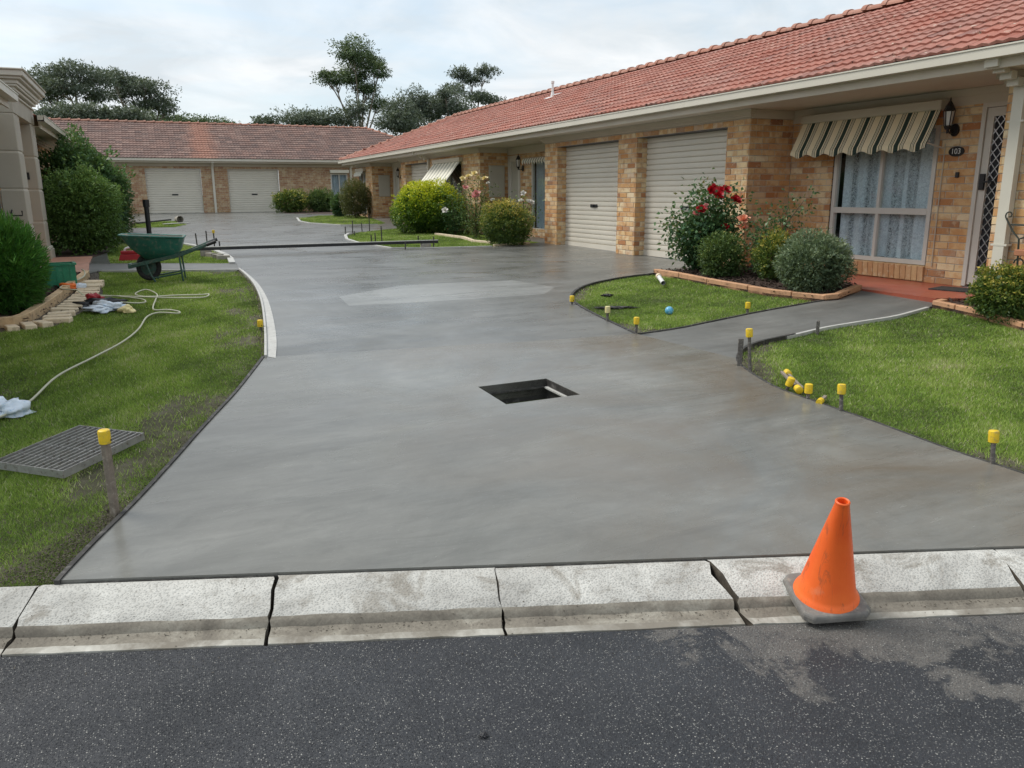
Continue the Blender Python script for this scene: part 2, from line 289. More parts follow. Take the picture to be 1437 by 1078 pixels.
# ------------------------------------------------------------------ mesh helpers
def tag(o, label=None, cat=None, group=None, kind=None):
    for k, v in (('label', label), ('category', cat), ('group', group), ('kind', kind)):
        if v: o[k] = v
    return o
def link(name, me, parent=None):
    o = bpy.data.objects.new(name, me); COL.objects.link(o)
    if parent is not None: o.parent = parent; o.matrix_parent_inverse = Matrix()
    return o
def empty(name, loc=(0, 0, 0), rz=0, label=None, cat=None, group=None):
    o = bpy.data.objects.new(name, None); COL.objects.link(o); o.location = loc; o.rotation_euler = (0, 0, rz); o.empty_display_size = .1
    return tag(o, label, cat, group)
class MB:
    def __init__(s): s.v = []; s.f = []; s.mi = []
    def add(s, vs_, fs, mi=0):
        k = len(s.v); s.v += [tuple(v) for v in vs_]; s.f += [tuple(i+k for i in f) for f in fs]; s.mi += [mi]*len(fs); return s
    def box(s, a, b, mi=0):
        x0, y0, z0 = a; x1, y1, z1 = b
        return s.add([(x0, y0, z0), (x1, y0, z0), (x1, y1, z0), (x0, y1, z0), (x0, y0, z1), (x1, y0, z1), (x1, y1, z1), (x0, y1, z1)],
                     [(0, 3, 2, 1), (4, 5, 6, 7), (0, 1, 5, 4), (1, 2, 6, 5), (2, 3, 7, 6), (3, 0, 4, 7)], mi)
    def obox(s, c, ux, uy, uz, mi=0):      # oriented box: centre and half-axis vectors
        c, ux, uy, uz = map(Vector, (c, ux, uy, uz)); vv = [c+ux*a+uy*b+uz*d for d in (-1, 1) for a, b in ((-1, -1), (1, -1), (1, 1), (-1, 1))]
        return s.add(vv, [(0, 3, 2, 1), (4, 5, 6, 7), (0, 1, 5, 4), (1, 2, 6, 5), (2, 3, 7, 6), (3, 0, 4, 7)], mi)
    def bar(s, p, q, w, h=None, up=(0, 0, 1), mi=0):
        p, q = Vector(p), Vector(q); d = q-p; L = d.length; d /= L; up = Vector(up); sd = d.cross(up)
        if sd.length < 1e-4: sd = d.cross(Vector((1, 0, 0)))
        sd.normalize(); u2 = sd.cross(d); return s.obox((p+q)/2, d*L/2, sd*w/2, u2*(h or w)/2, mi)
    def tube(s, pts, rad, seg=8, cap=True, mi=0):
        pts = [Vector(p) for p in pts]; n = len(pts); rad = [rad]*n if isinstance(rad, (int, float)) else rad; rings = []; ref = None
        for i, p in enumerate(pts):
            d = (pts[min(i+1, n-1)]-pts[max(i-1, 0)]).normalized()
            if ref is None: ref = d.orthogonal().normalized()
            ref = (ref-d*ref.dot(d)); ref = ref.normalized() if ref.length > 1e-5 else d.orthogonal().normalized(); bb = d.cross(ref)
            rings.append([p+(ref*math.cos(2*math.pi*k/seg)+bb*math.sin(2*math.pi*k/seg))*rad[i] for k in range(seg)])
        vs_ = [v for r in rings for v in r]; fs = [(i*seg+k, i*seg+(k+1) % seg, (i+1)*seg+(k+1) % seg, (i+1)*seg+k) for i in range(n-1) for k in range(seg)]
        if cap: fs += [tuple(range(seg))[::-1], tuple((n-1)*seg+k for k in range(seg))]
        return s.add(vs_, fs, mi)
    def lathe(s, prof, seg=24, c=(0, 0, 0), mi=0, close=False):
        vs_ = [(c[0]+r*math.cos(2*math.pi*k/seg), c[1]+r*math.sin(2*math.pi*k/seg), c[2]+z) for r, z in prof for k in range(seg)]
        n = len(prof); rg = range(n if close else n-1)
        return s.add(vs_, [(i*seg+k, i*seg+(k+1) % seg, ((i+1) % n)*seg+(k+1) % seg, ((i+1) % n)*seg+k) for i in rg for k in range(seg)], mi)
    def prism(s, prof, p, q, A, B, mi=0, cap=True):   # 2-D profile in axes A,B swept from p to q
        p, q, A, B = map(Vector, (p, q, A, B)); n = len(prof)
        vs_ = [e+A*a+B*b for e in (p, q) for a, b in prof]; fs = [(i, (i+1) % n, n+(i+1) % n, n+i) for i in range(n)]
        if cap: fs += [tuple(range(n))[::-1], tuple(range(n, 2*n))]
        return s.add(vs_, fs, mi)
    def build(s, name, mats, parent=None, smooth=False, bevel=0, seg=1):
        me = bpy.data.meshes.new(name); me.from_pydata(s.v, [], s.f)
        for m in (mats if isinstance(mats, (list, tuple)) else [mats]): me.materials.append(MAT[m])
        if len(set(s.mi)) > 1: me.polygons.foreach_set('material_index', s.mi)
        bm = bmesh.new(); bm.from_mesh(me); bmesh.ops.recalc_face_normals(bm, faces=bm.faces)
        if bevel: bmesh.ops.bevel(bm, geom=[e for e in bm.edges if len(e.link_faces) == 2 and e.calc_face_angle(0) > .5], offset=bevel, segments=seg, affect='EDGES', profile=.6)
        bm.to_mesh(me); bm.free()
        if smooth: me.shade_smooth() if smooth is True else me.set_sharp_from_angle(angle=smooth)
        return link(name, me, parent)
def inpoly(x, y, P):
    c = False; j = len(P)-1
    for i in range(len(P)):
        xi, yi = P[i]; xj, yj = P[j]
        if (yi > y) != (yj > y) and x < (xj-xi)*(y-yi)/(yj-yi)+xi: c = not c
        j = i
    return c
def inpoly_v(x, y, P):
    c = np.zeros(len(x), bool); j = len(P)-1
    for i in range(len(P)):
        xi, yi = P[i]; xj, yj = P[j]
        if yi != yj: c ^= ((yi > y) != (yj > y)) & (x < (xj-xi)*(y-yi)/(yj-yi)+xi)
        j = i
    return c
def np_mesh(name, verts, faces_idx, nper, mat, rnd=None, parent=None):
    me = bpy.data.meshes.new(name); nv = len(verts); nf = len(faces_idx)//nper
    me.vertices.add(nv); me.vertices.foreach_set('co', np.ascontiguousarray(verts, np.float32).ravel())
    me.loops.add(nf*nper); me.loops.foreach_set('vertex_index', np.asarray(faces_idx, np.int32))
    me.polygons.add(nf); me.polygons.foreach_set('loop_start', np.arange(0, nf*nper, nper, dtype=np.int32)); me.polygons.foreach_set('loop_total', np.full(nf, nper, np.int32))
    if rnd is not None: at_ = me.attributes.new('rnd', 'FLOAT', 'POINT'); at_.data.foreach_set('value', np.asarray(rnd, np.float32))
    me.materials.append(MAT[mat]); me.update(calc_edges=True); return link(name, me, parent)
def catmull(P, k=6):
    P = [Vector(p) for p in P]; out = []
    for i in range(len(P)-1):
        a, b, c, d = P[max(i-1, 0)], P[i], P[i+1], P[min(i+2, len(P)-1)]
        for j in range(k):
            t = j/k; out.append(.5*((2*b)+(c-a)*t+(2*a-5*b+4*c-d)*t*t+(3*b-a-3*c+d)*t**3))
    return out+[P[-1]]
def smooth2(P, k=4): return [(v.x, v.y) for v in catmull([(x, y, 0) for x, y in P], k)]
# ------------------------------------------------------------------ outlines of the ground surfaces (metres)
def kp(x): t = (x-1.187)/.939; v = kerb_pt(t, .345); return (v.x, v.y)
DRIVE_L = smooth2([(-.47, 3.46), (-.36, 3.74), (-.19, 4.13), (.01, 4.64), (.21, 5.18), (.45, 5.81), (.63, 6.34), (.78, 6.8)])
EDGE_OUT = smooth2([(.78, 6.8), (.94, 8.04), (1.13, 9.85), (1.22, 11.55), (1.23, 13.2)])
LAWN_L = [kp(-.47)]+DRIVE_L[1:]+EDGE_OUT[1:]+[(.06, 13.66), (-.75, 14.0), (-.69, 12.67), (-.59, 11.26), (-.75, 9.82), (-.93, 9.11), (-1.39, 8.93), (-4, 8.6), (-9, 8.4), kp(-9)]
SOIL_L = [(-.75, 14.0), (-.69, 12.67), (-.59, 11.26), (-.75, 9.82), (-.93, 9.11), (-1.39, 8.93), (-4, 8.6), (-9, 8.4), (-9, 8.7), (-4, 8.9), (-1.43, 9.22), (-1.22, 9.24), (-1.12, 9.86), (-.98, 11.13), (-.85, 12.75), (-.95, 13.5)]
BED_L = [(-9, 8.7), (-4, 8.9), (-1.43, 9.22), (-1.22, 9.24), (-1.12, 9.86), (-.98, 11.13), (-.85, 12.75), (-.95, 13.5), (-2.04, 13.55), (-9, 13.55)]
PORCH_L = [(-2.04, 13.55), (-.95, 13.5), (-.9, 14.1), (-.96, 15.3), (-.98, 16.64), (-2.04, 16.7)]
PATH_A = [(-.9, 14.1), (-.75, 14.0), (.06, 13.66), (1.23, 13.2), (1.31, 14.2), (.19, 14.86), (-.96, 15.3)]
LAWN_2 = [(-.64, 15.27), (.19, 14.9), (1.26, 14.33)]+smooth2([(1.31, 16.16), (1.1, 18.25), (.76, 19.6), (.01, 20.78), (-.67, 20.6)], 3)+[(-.78, 17.78)]
LAWN_3 = [(-.55, 27.94), (.77, 27.67), (1.2, 29.34), (1.04, 32.19), (-.38, 31.8)]
BED_L2 = [(-2.04, 16.7), (-.98, 16.64), (-.78, 17.78), (-.67, 20.6), (-.95, 22), (-.6, 27.5), (-.4, 31.8), (-.4, 33), (-2.04, 33)]
R_EDGE = smooth2([(4.22, 1.75), (4.15, 2.58), (4.10, 2.95), (4.08, 3.49), (4.05, 4.0), (4.04, 4.34), (4.11, 4.66), (4.21, 4.95), (4.32, 5.14), (4.57, 5.38), (4.87, 5.53), (5.27, 5.62), (5.82, 5.72), (6.26, 5.71), (6.78, 5.68), (7.42, 5.81)])
LAWN_R = [kp(4.25)]+R_EDGE[1:]+[(7.36, 5.24), (7.2, 4.69), (7.1, 3.5), (7.0, .9), kp(7.1)]
BED_R = [(7.42, 5.81), (7.6, 5.9), (8.0, 5.75), (8.04, 5.70), (8.04, .9), (7.0, .9), (7.1, 3.5), (7.2, 4.69), (7.36, 5.24)]
ISL_A = smooth2([(4.07, 6.26), (4.15, 6.95), (4.29, 7.72), (4.46, 8.29), (4.82, 8.85), (5.32, 9.31), (6.0, 9.62), (6.55, 9.68)], 3)
ISL_B = smooth2([(4.07, 6.26), (4.67, 6.33), (5.7, 6.60), (6.53, 6.66), (6.78, 6.66)], 3)
BED_E = [(6.55, 9.68), (6.5, 8.27), (6.58, 7.3), (6.78, 6.66)]
ISLAND = ISL_A+BED_E[1:]+ISL_B[::-1][1:-1]
BED_M = BED_E+[(6.95, 6.62), (7.6, 6.9), (7.9, 7.4), (8.0, 9.55), (8.03, 9.75)]
PORCH_R = [(7.61, 5.92), (7.6, 6.9), (7.9, 7.4), (8.0, 9.55), (8.9, 9.55), (8.9, 5.72), (8.0, 5.75)]
PATH_R = ISL_B+[(6.95, 6.62), (7.6, 6.9), (7.61, 5.92), (7.42, 5.81)]+R_EDGE[32:60][::-1]
LAWN_4 = smooth2([(5.19, 22.18), (4.75, 21.1), (4.45, 19.6), (4.39, 17.96), (4.62, 16.35), (5.45, 16.0), (6.69, 15.8)], 3)+[(7.3, 16.1), (7.9, 16.3), (8.04, 16.4), (8.04, 24.1), (6.67, 23.68)]
LAWN_5 = [(5.4, 32.36), (5.05, 29.6), (5.11, 28.26), (5.77, 26.38), (6.98, 26.22), (7.4, 27), (7.95, 31.2), (8.03, 34), (6.55, 34.2)]
BED_F = [(6.1, 40.4), (5.6, 37.2), (6.6, 36), (8.03, 34.6), (9.3, 36), (9.3, 40.4)]
PIT = [(2.08, 5.265), (2.63, 5.255), (2.665, 4.79), (2.10, 4.80)]
JOINT = [(.78, 6.8), (1.4, 6.69), (2.37, 6.52), (3.4, 6.34), (4.07, 6.26)]
SHEEN_PANEL = [(2.02, 9.62), (1.98, 8.92), (3.2, 8.78), (4.35, 8.75), (4.72, 9.2), (4.5, 10.05), (2.96, 10.2)]  # recently finished area, its bright sheen put into the concrete colour
FAR_JOINT = [(1.0, 16.4), (2.2, 16.35), (4.55, 16.35)]
KERB_LINE = [kp(-9), kp(-.47), kp(1), kp(2.5), kp(4.25), kp(7.1)]
OUT = {'lawn_left': (LAWN_L, 'lawn_soil', -.02), 'soil_left': (SOIL_L, 'soil', -.015), 'bed_left': (BED_L, 'mulch', .02), 'porch_left': (PORCH_L, 'terracotta', .03),
       'path_left': (PATH_A, 'concrete_path', .0), 'lawn_beyond_path': (LAWN_2, 'lawn_soil', -.02), 'lawn_far_left': (LAWN_3, 'lawn_soil', -.02), 'bed_shrubs': (BED_L2, 'mulch', .0),
       'lawn_right': (LAWN_R, 'lawn_soil', -.02), 'bed_right': (BED_R, 'mulch', .02), 'lawn_island': (ISLAND, 'lawn_soil', -.02), 'bed_roses': (BED_M, 'mulch', .015),
       'porch_right': (PORCH_R, 'red_floor', None), 'path_right': (PATH_R, 'concrete_path', 0.), 'lawn_middle': (LAWN_4, 'lawn_soil', -.015), 'lawn_far_right': (LAWN_5, 'lawn_soil', -.015), 'bed_far': (BED_F, 'mulch', 0.)}
# ---- one constrained triangulation shared by all of them
pts = []; eds = []
def add_poly(P, closed=True):
    k = len(pts); pts.extend([Vector((float(x), float(y))) for x, y in P]); m = len(P)
    eds.extend([(k+i, k+(i+1) % m) for i in range(m if closed else m-1)])
for P_, _, _ in OUT.values(): add_poly(P_)
add_poly(PIT); add_poly(SHEEN_PANEL); add_poly(JOINT, False); add_poly(FAR_JOINT, False)
DOMAIN = [kp(-9), kp(7.1), (12, .9), (12, 42), (-9, 42)]
add_poly(KERB_LINE+[(12, .9), (12, 42), (-9, 42)])
for gx in np.arange(-8.7, 12, .45):
    for gy in np.concatenate([np.arange(1.2, 14, .45), np.arange(14, 42, .9)]):
        if S_(gx, gy) > .5: pts.append(Vector((gx+.03*math.sin(gy*7), gy+.03*math.sin(gx*9))))
cv, ce, cfc, _, _, _ = delaunay_2d_cdt(pts, eds, [], 0, 1e-4)
classes = {}
DOM = KERB_LINE+[(12, .9), (12, 42), (-9, 42)]
for f in cfc:
    cx = sum(cv[i].x for i in f)/len(f); cy = sum(cv[i].y for i in f)/len(f)
    if not inpoly(cx, cy, DOM) or inpoly(cx, cy, PIT): continue
    k = next((nm for nm, (P_, _, _) in OUT.items() if inpoly(cx, cy, P_)), None)
    if k is None:
        if cx < -2.05 or cx > 8.9 or cy > 40.6: k = 'yard'
        elif cy < np.interp(cx, [.78, 1.4, 2.37, 3.4, 4.07, 9], [6.8, 6.69, 6.52, 6.34, 6.26, 6.2]): k = 'driveway_slab'
        elif inpoly(cx, cy, SHEEN_PANEL): k = 'driveway_sheen_panel'
        elif cy < 16.36: k = 'driveway_middle'
        else: k = 'driveway_far'
    classes.setdefault(k, []).append(f)
CM = {'yard': ('ground', -.03), 'driveway_slab': ('concrete_fresh', .012), 'driveway_middle': ('concrete_broomed', .004), 'driveway_sheen_panel': ('concrete_painted_sheen', .004), 'driveway_far': ('concrete_broomed', 0.)}
for k, fl in classes.items():
    m_, dz = (OUT[k][1], OUT[k][2]) if k in OUT else CM[k]
    used = sorted({i for f in fl for i in f}); mp = {i: j for j, i in enumerate(used)}
    V_ = [(cv[i].x, cv[i].y, (.535 if dz is None else G(cv[i].x, cv[i].y)+dz)) for i in used]
    me = bpy.data.meshes.new(k); me.from_pydata(V_, [], [tuple(mp[i] for i in f) for f in fl]); bm = bmesh.new(); bm.from_mesh(me)
    be = [e for e in bm.edges if len(e.link_faces) == 1]
    ex = bmesh.ops.extrude_edge_only(bm, edges=be)
    for v in [g for g in ex['geom'] if isinstance(g, bmesh.types.BMVert)]: v.co.z -= .12
    bmesh.ops.recalc_face_normals(bm, faces=bm.faces)
    if sum(f.normal.z*f.calc_area() for f in bm.faces) < 0: bmesh.ops.reverse_faces(bm, faces=bm.faces)
    bm.to_mesh(me); bm.free(); me.materials.append(MAT[m_]); tag(link(k, me), kind='structure')
# ground sheet to the horizon, lower than everything else
gx = np.concatenate([np.linspace(-400, -20, 12), np.linspace(-16, 20, 13), np.linspace(26, 400, 12)]); gy = np.concatenate([np.linspace(-300, -12, 10), np.linspace(-8, 60, 24), np.linspace(70, 700, 12)])
V_ = [(x, y, (float(np.interp(S_(x, y), KS, KZ)) if S_(x, y) > .5 else -.0)-.14) for y in gy for x in gx]; nx = len(gx)
mb = MB(); mb.add(V_, [(j*nx+i, j*nx+i+1, (j+1)*nx+i+1, (j+1)*nx+i) for j in range(len(gy)-1) for i in range(nx-1)]); tag(mb.build('ground', 'ground', smooth=True), kind='structure')
# road
mb = MB(); A_ = [kerb_pt(t, s, 0 if s > -8 else -.02) for s in (-.004, -1.5, -4, -9) for t in np.linspace(-40, 40, 30)]
mb.add(A_, [(j*30+i, j*30+i+1, (j+1)*30+i+1, (j+1)*30+i) for j in range(3) for i in range(29)]); tag(mb.build('road', 'asphalt'), kind='structure')
# ------------------------------------------------------------------ kerb: roll-over profile in separate lengths
mb = MB(); mb.prism([(-.03, -.12), (.36, -.12), (.36, .06), (.1, -.02), (-.03, -.03)], kerb_pt(-40, 0), kerb_pt(40, 0), (.345, .939, 0), (0, 0, 1)); kerb = tag(mb.build('kerb', 'soil'), kind='structure')
joints = [-40, -20, -10.1, -9.2, -8.3, -7.4, -6.5, -5.6, -4.7, -3.75, -2.8, -1.83, -.875, .03, .93, 2.17, 3.1, 4.0, 4.9, 5.8, 8, 15, 40]
PR = [(.338, .112), (.31, .117), (.24, .098), (.15, .070), (.112, .056), (.097, .042), (.088, .022), (.07, .016), (.035, .010), (.002, .004), (0, -.05)]
PMI = [0, 0, 0, 0, 1, 1, 1, 1, 2, 2]
prnd = random.Random(4); JSK = [prnd.uniform(-.03, .03) for _ in joints]; JGAP = {-1.83: .006, -.875: .007, .03: .0035, .93: .005, 2.17: .006}
for i in range(len(joints)-1):
    a, b = joints[i], joints[i+1]; tilt = prnd.uniform(-.006, .006); skew = [JSK[i], JSK[i+1]]; gap = .005; ga_, gb_ = JGAP.get(a, .005), JGAP.get(b, .005)
    if i in (11, 12): gap = .007
    m = max(2, min(12, int((b-a)/.08))); vs_ = []; fs = []; mi = []
    for c in range(m+1):
        u = c/m; t0 = a+ga_+(b-a-ga_-gb_)*u
        for j, (s, z) in enumerate(PR):
            sk = (skew[0]*(1-u)+skew[1]*u)*(s/.33)
            jt = prnd.uniform(-.003, .003) if j not in (0, 10) else 0
            if joints[i] == .93 and u == 0: sk += .055*(1-(s/.33))+.028*math.exp(-((s-.2)/.07)**2)+prnd.uniform(-.006, .006)
            if joints[i+1] == .93 and u == 1: sk += .053*(1-s/.33)-.022*math.exp(-((s-.22)/.06)**2)+prnd.uniform(-.006, .006)
            p = kerb_pt(t0+sk+(prnd.uniform(-.007, .007) if c in (0, m) else 0), s, z+tilt*(s/.33)+jt); vs_.append(p)
    q = len(PR)
    for c in range(m):
        for j in range(q-1): fs.append((c*q+j, c*q+j+1, (c+1)*q+j+1, (c+1)*q+j)); mi.append(PMI[j])
    mb = MB(); mb.v = [tuple(v) for v in vs_]; mb.f = fs; mb.mi = mi
    mb.add([vs_[j] for j in range(q)]+[kerb_pt(a+gap, .338, -.05)], [tuple(range(q+1))], 3); mb.add([vs_[m*q+j] for j in range(q)]+[kerb_pt(b-gap, .338, -.05)], [tuple(range(q+1))[::-1]], 3)
    mb.build('kerb_segment', ['kerb', 'kerb_pan', 'kerb_edge', 'soil'], kerb, smooth=R(35))
# dark joint between slab and kerb
mb = MB(); rr = random.Random(3)
for i in range(60):
    t = -1.66+i*.085; a, b = kerb_pt(t, .3405, .109), kerb_pt(t+.088, .3405, .109); g = rr.uniform(.003, .007); mb.bar(a, b, g, .016)
tag(mb.build('joint_filler', 'form_dark'), 'thin black joint strip between the kerb and the front edge of the slab', 'joint strip')
# ------------------------------------------------------------------ drain pit in the slab
pit = empty('drain_pit', (2.37, 5.03, G(2.37, 5.03)), 0, 'open rectangular drain pit sunk in the wet concrete slab', 'drain pit'); z_ = G(2.37, 5.03)
def lp(x, y, z): return (x-2.37, y-5.03, z)
cx_, cy_ = 2.37, 5.03
P4 = [((x-cx_)*1.0+cx_, (y-cy_)*1.0+cy_) for x, y in PIT]
mb = MB()
for i in range(4):
    (x0, y0), (x1, y1) = P4[i], P4[(i+1) % 4]; mb.add([lp(x0, y0, G(x0, y0)-z_+.008), lp(x1, y1, G(x1, y1)-z_+.008), lp(x1, y1, -.75), lp(x0, y0, -.75)], [(0, 1, 2, 3)])
mb.add([lp(x, y, -.75) for x, y in P4], [(0, 1, 2, 3)]); mb.build('pit_wall', 'form_dark', pit)
for a, b in ((1, 2), (3, 0), (0, 1)):
    mb = MB(); (x0, y0), (x1, y1) = P4[a], P4[b]; c = Vector((cx_, cy_, 0)); A = Vector((x0, y0, 0)); B = Vector((x1, y1, 0)); nrm = ((c-(A+B)/2)).normalized(); w = .026 if (a, b) == (1, 2) else .016
    A2, B2 = A+nrm*w/2+(B-A).normalized()*.02, B+nrm*w/2-(B-A).normalized()*.02; mb.bar(lp(A2.x, A2.y, G(x0, y0)-z_-.05), lp(B2.x, B2.y, G(x1, y1)-z_-.05), w, .012); mb.build('grate_ledge', 'form_pale' if (a, b) == (1, 2) else 'dark_metal', pit)
# ------------------------------------------------------------------ building helpers
INV = {}
_link0 = link
def link(name, me, parent=None):
    o = _link0(name, me, parent)
    if parent is not None and parent.name in INV: o.matrix_parent_inverse = INV[parent.name]
    return o
def house(name, loc, label, cat='house'):
    e = empty(name, loc, 0, label, cat); INV[e.name] = Matrix.Translation(loc).inverted(); return e
def cam_size(p, area, nrm):
    d = Vector(p)-Vector((0, 0, CAM_H)); z = d.dot(cf)
    if z < .5: return 0
    x = 1121*d.dot(cr2)/z; y = 1121*d.dot(cu2)/z
    if abs(x) > 715 or abs(y) > 537: return 0
    c = -d.normalized().dot(nrm); return area*max(c, 0)/z**2
COURSE, ZREF = .086, .53
def brick_field(lst, o, u, n, W, z0, z1, opens=(), ph=0, zref=ZREF):
    o, u, n = Vector(o), Vector(u), Vector(n)
    for k in range(int(math.floor((z0-zref)/COURSE)), int((z1-zref)/COURSE)+2):
        a, b = max(z0, zref+k*COURSE+.005), min(z1, zref+(k+1)*COURSE-.005)
        if b-a < .02: continue
        zc = (a+b)/2; free = [(0, W)]
        for (u0, u1, v0, v1) in opens:
            if v0 < zc < v1: free = [(p, q) for s, e in free for p, q in ((s, min(e, u0)), (max(s, u1), e)) if q-p > .02]
        for s, e in free:
            i = math.floor((s-ph)/.24)-1
            while True:
                c0 = ph+i*.24+(k % 2)*.12; i += 1
                if c0 > e: break
                p, q = max(s, c0+.005), min(e, c0+.235)
                if q-p < .03: continue
                lst.append((o+u*((p+q)/2)+Vector((0, 0, zc-o.z)), u, n, (q-p)/2, (b-a)/2))
def wall_sheet(mb, o, u, n, W, z0, z1, opens=(), depth=-.007):
    o, u, n = Vector(o), Vector(u), Vector(n); us = sorted({0, W, *[c for q in opens for c in q[:2] if 0 < c < W]}); zs = sorted({z0, z1, *[c for q in opens for c in q[2:] if z0 < c < z1]})
    for i in range(len(us)-1):
        for j in range(len(zs)-1):
            um, zm = (us[i]+us[i+1])/2, (zs[j]+zs[j+1])/2
            if any(q[0] < um < q[1] and q[2] < zm < q[3] for q in opens): continue
            p = [o+u*a+n*depth+Vector((0, 0, z-o.z)) for a, z in ((us[i], zs[j]), (us[i+1], zs[j]), (us[i+1], zs[j+1]), (us[i], zs[j+1]))]
            mb.add(p, [(0, 1, 2, 3)])
def brick_geo(hu, hz, d=.022, ch=.0035):
    v = [(-hu+ch, -hz+ch, 0), (hu-ch, -hz+ch, 0), (hu-ch, hz-ch, 0), (-hu+ch, hz-ch, 0), (-hu, -hz, -ch), (hu, -hz, -ch), (hu, hz, -ch), (-hu, hz, -ch), (-hu, -hz, -d), (hu, -hz, -d), (hu, hz, -d), (-hu, hz, -d)]
    return v, [(0, 1, 2, 3)]+[(i, i+4, (i+1) % 4+4, (i+1) % 4) for i in range(4)]+[(i+4, i+8, (i+1) % 4+8, (i+1) % 4+4) for i in range(4)]
BRICK_ME = {}
def emit_bricks(lst, wall, mat, singles=0):
    order = sorted(range(len(lst)), key=lambda i: -cam_size(lst[i][0], lst[i][3]*lst[i][4], lst[i][2])); pick = set(order[:singles]); mb = MB(); br = random.Random(11)
    for i, (c, u, n, hu, hz) in enumerate(lst):
        pr = br.uniform(-.0025, .003); c = c+n*pr; z = Vector((0, 0, 1))
        if i in pick:
            key = (mat, round(hu, 3), round(hz, 3))
            if key not in BRICK_ME:
                v, f = brick_geo(hu, hz); me = bpy.data.meshes.new('brick'); me.from_pydata(v, [], f); me.materials.append(MAT[mat]); BRICK_ME[key] = me
            o = link('brick', BRICK_ME[key], wall); M_ = Matrix((u, z, n)).transposed().to_4x4(); M_.translation = c
            if M_.to_3x3().determinant() < 0: M_ = Matrix((-u, z, n)).transposed().to_4x4(); M_.translation = c
            o.matrix_basis = M_
        else:
            v, f = brick_geo(hu, hz); mb.add([c+u*a+z*b+n*d for a, b, d in v], f)
    if mb.f: tag(mb.build('brickwork', mat, wall), kind='stuff')
# tiles
TW, TG, NP = .28, .275, 9
def tile_geo():
    v = []
    for row in range(3):
        for i in range(NP):
            t = i/(NP-1); hgt = .017*(.5+.5*math.cos(4*math.pi*t))
            v.append(((t-.5)*TW*.995, (-TG/2-.012, TG/2+.02, -TG/2-.010)[row], (.029+hgt, .004+hgt, .004+hgt*.5)[row]))
    return v, [(i, i+1, NP+i+1, NP+i) for i in range(NP-1)]+[(2*NP+i, 2*NP+i+1, i+1, i) for i in range(NP-1)]
TILE_ME = {}
def tile_slope(roof, mat, e0, u, w, L, SL, inside, singles=0, jit=.006):
    e0, u, w = Vector(e0), Vector(u), Vector(w); n = u.cross(w)
    if n.z < 0: n = -n
    v, f = tile_geo(); cells = []; tr = random.Random(5)
    for j in range(int(SL/TG)):
        for i in range(int(L/TW)):
            a, b = (i+.5)*TW, (j+.5)*TG
            if inside(a, b): cells.append((a, b))
    P_ = [e0+u*a+w*b for a, b in cells]; order = sorted(range(len(P_)), key=lambda i: -cam_size(P_[i], 1, n)); pick = set(order[:singles]); mb = MB()
    if mat not in TILE_ME:
        me = bpy.data.meshes.new('tile'); me.from_pydata(v, [], f); me.materials.append(MAT[mat]); me.shade_smooth(); me.set_sharp_from_angle(angle=R(50)); TILE_ME[mat] = me
    for i, p in enumerate(P_):
        p = p+n*tr.uniform(-jit*.5, jit*.5)+w*tr.uniform(-jit, jit)
        if i in pick:
            o = link('tile', TILE_ME[mat], roof); M_ = Matrix((u, w, n)).transposed().to_4x4(); M_.translation = p
            if M_.to_3x3().determinant() < 0: M_ = Matrix((-u, w, n)).transposed().to_4x4(); M_.translation = p
            o.matrix_basis = M_
        else: mb.add([p+u*a+w*b+n*c for a, b, c in v], f)
    if mb.f: tag(mb.build('tiling', mat, roof, smooth=R(50)), kind='stuff')
CAP_ME = {}
def ridge_caps(roof, p, q, mat='ridge', single=True, r=.115):
    p, q = Vector(p), Vector(q); d = q-p; n = max(1, round(d.length/.40)); d.normalize(); sd = d.cross(Vector((0, 0, 1))).normalized(); up = sd.cross(d); L = (q-p).length/n
    key = (mat, round(L, 3), r)
    if key not in CAP_ME:
        mb = MB(); k = 8; vs_ = []
        for x, rr_, dz in ((0, r*.9, -.012), (L*.82, r, 0), (L*.82, r*1.15, .006), (L*1.05, r*1.17, .010)):
            for i in range(k+1): a = math.pi*(i/k); vs_.append((x, math.cos(a)*rr_, math.sin(a)*rr_*.75+dz-.02))
        fs = [(j*(k+1)+i, j*(k+1)+i+1, (j+1)*(k+1)+i+1, (j+1)*(k+1)+i) for j in range(3) for i in range(k)]+[tuple(3*(k+1)+i for i in range(k+1)), tuple(range(k+1))]
        me = bpy.data.meshes.new('ridge_tile'); me.from_pydata(vs_, [], fs); me.materials.append(MAT[mat]); CAP_ME[key] = me
    for i in range(n):
        o = link('ridge_tile', CAP_ME[key], roof); M_ = Matrix((d, sd, up)).transposed().to_4x4(); M_.translation = p+d*L*i+up*random.uniform(-.004, .006)
        if M_.to_3x3().determinant() < 0: M_ = Matrix((d, -sd, up)).transposed().to_4x4(); M_.translation = p+d*L*i
        o.matrix_basis = M_
def F(o, u, n, a, b, z): o, u, n = Vector(o), Vector(u), Vector(n); v = o+u*a+n*b; return Vector((v.x, v.y, z))
def fbox(mb, o, u, n, a0, a1, b0, b1, z0, z1, mi=0): c = F(o, u, n, (a0+a1)/2, (b0+b1)/2, (z0+z1)/2); return mb.obox(c, Vector(u)*(a1-a0)/2, Vector(n)*(b1-b0)/2, (0, 0, (z1-z0)/2), mi)
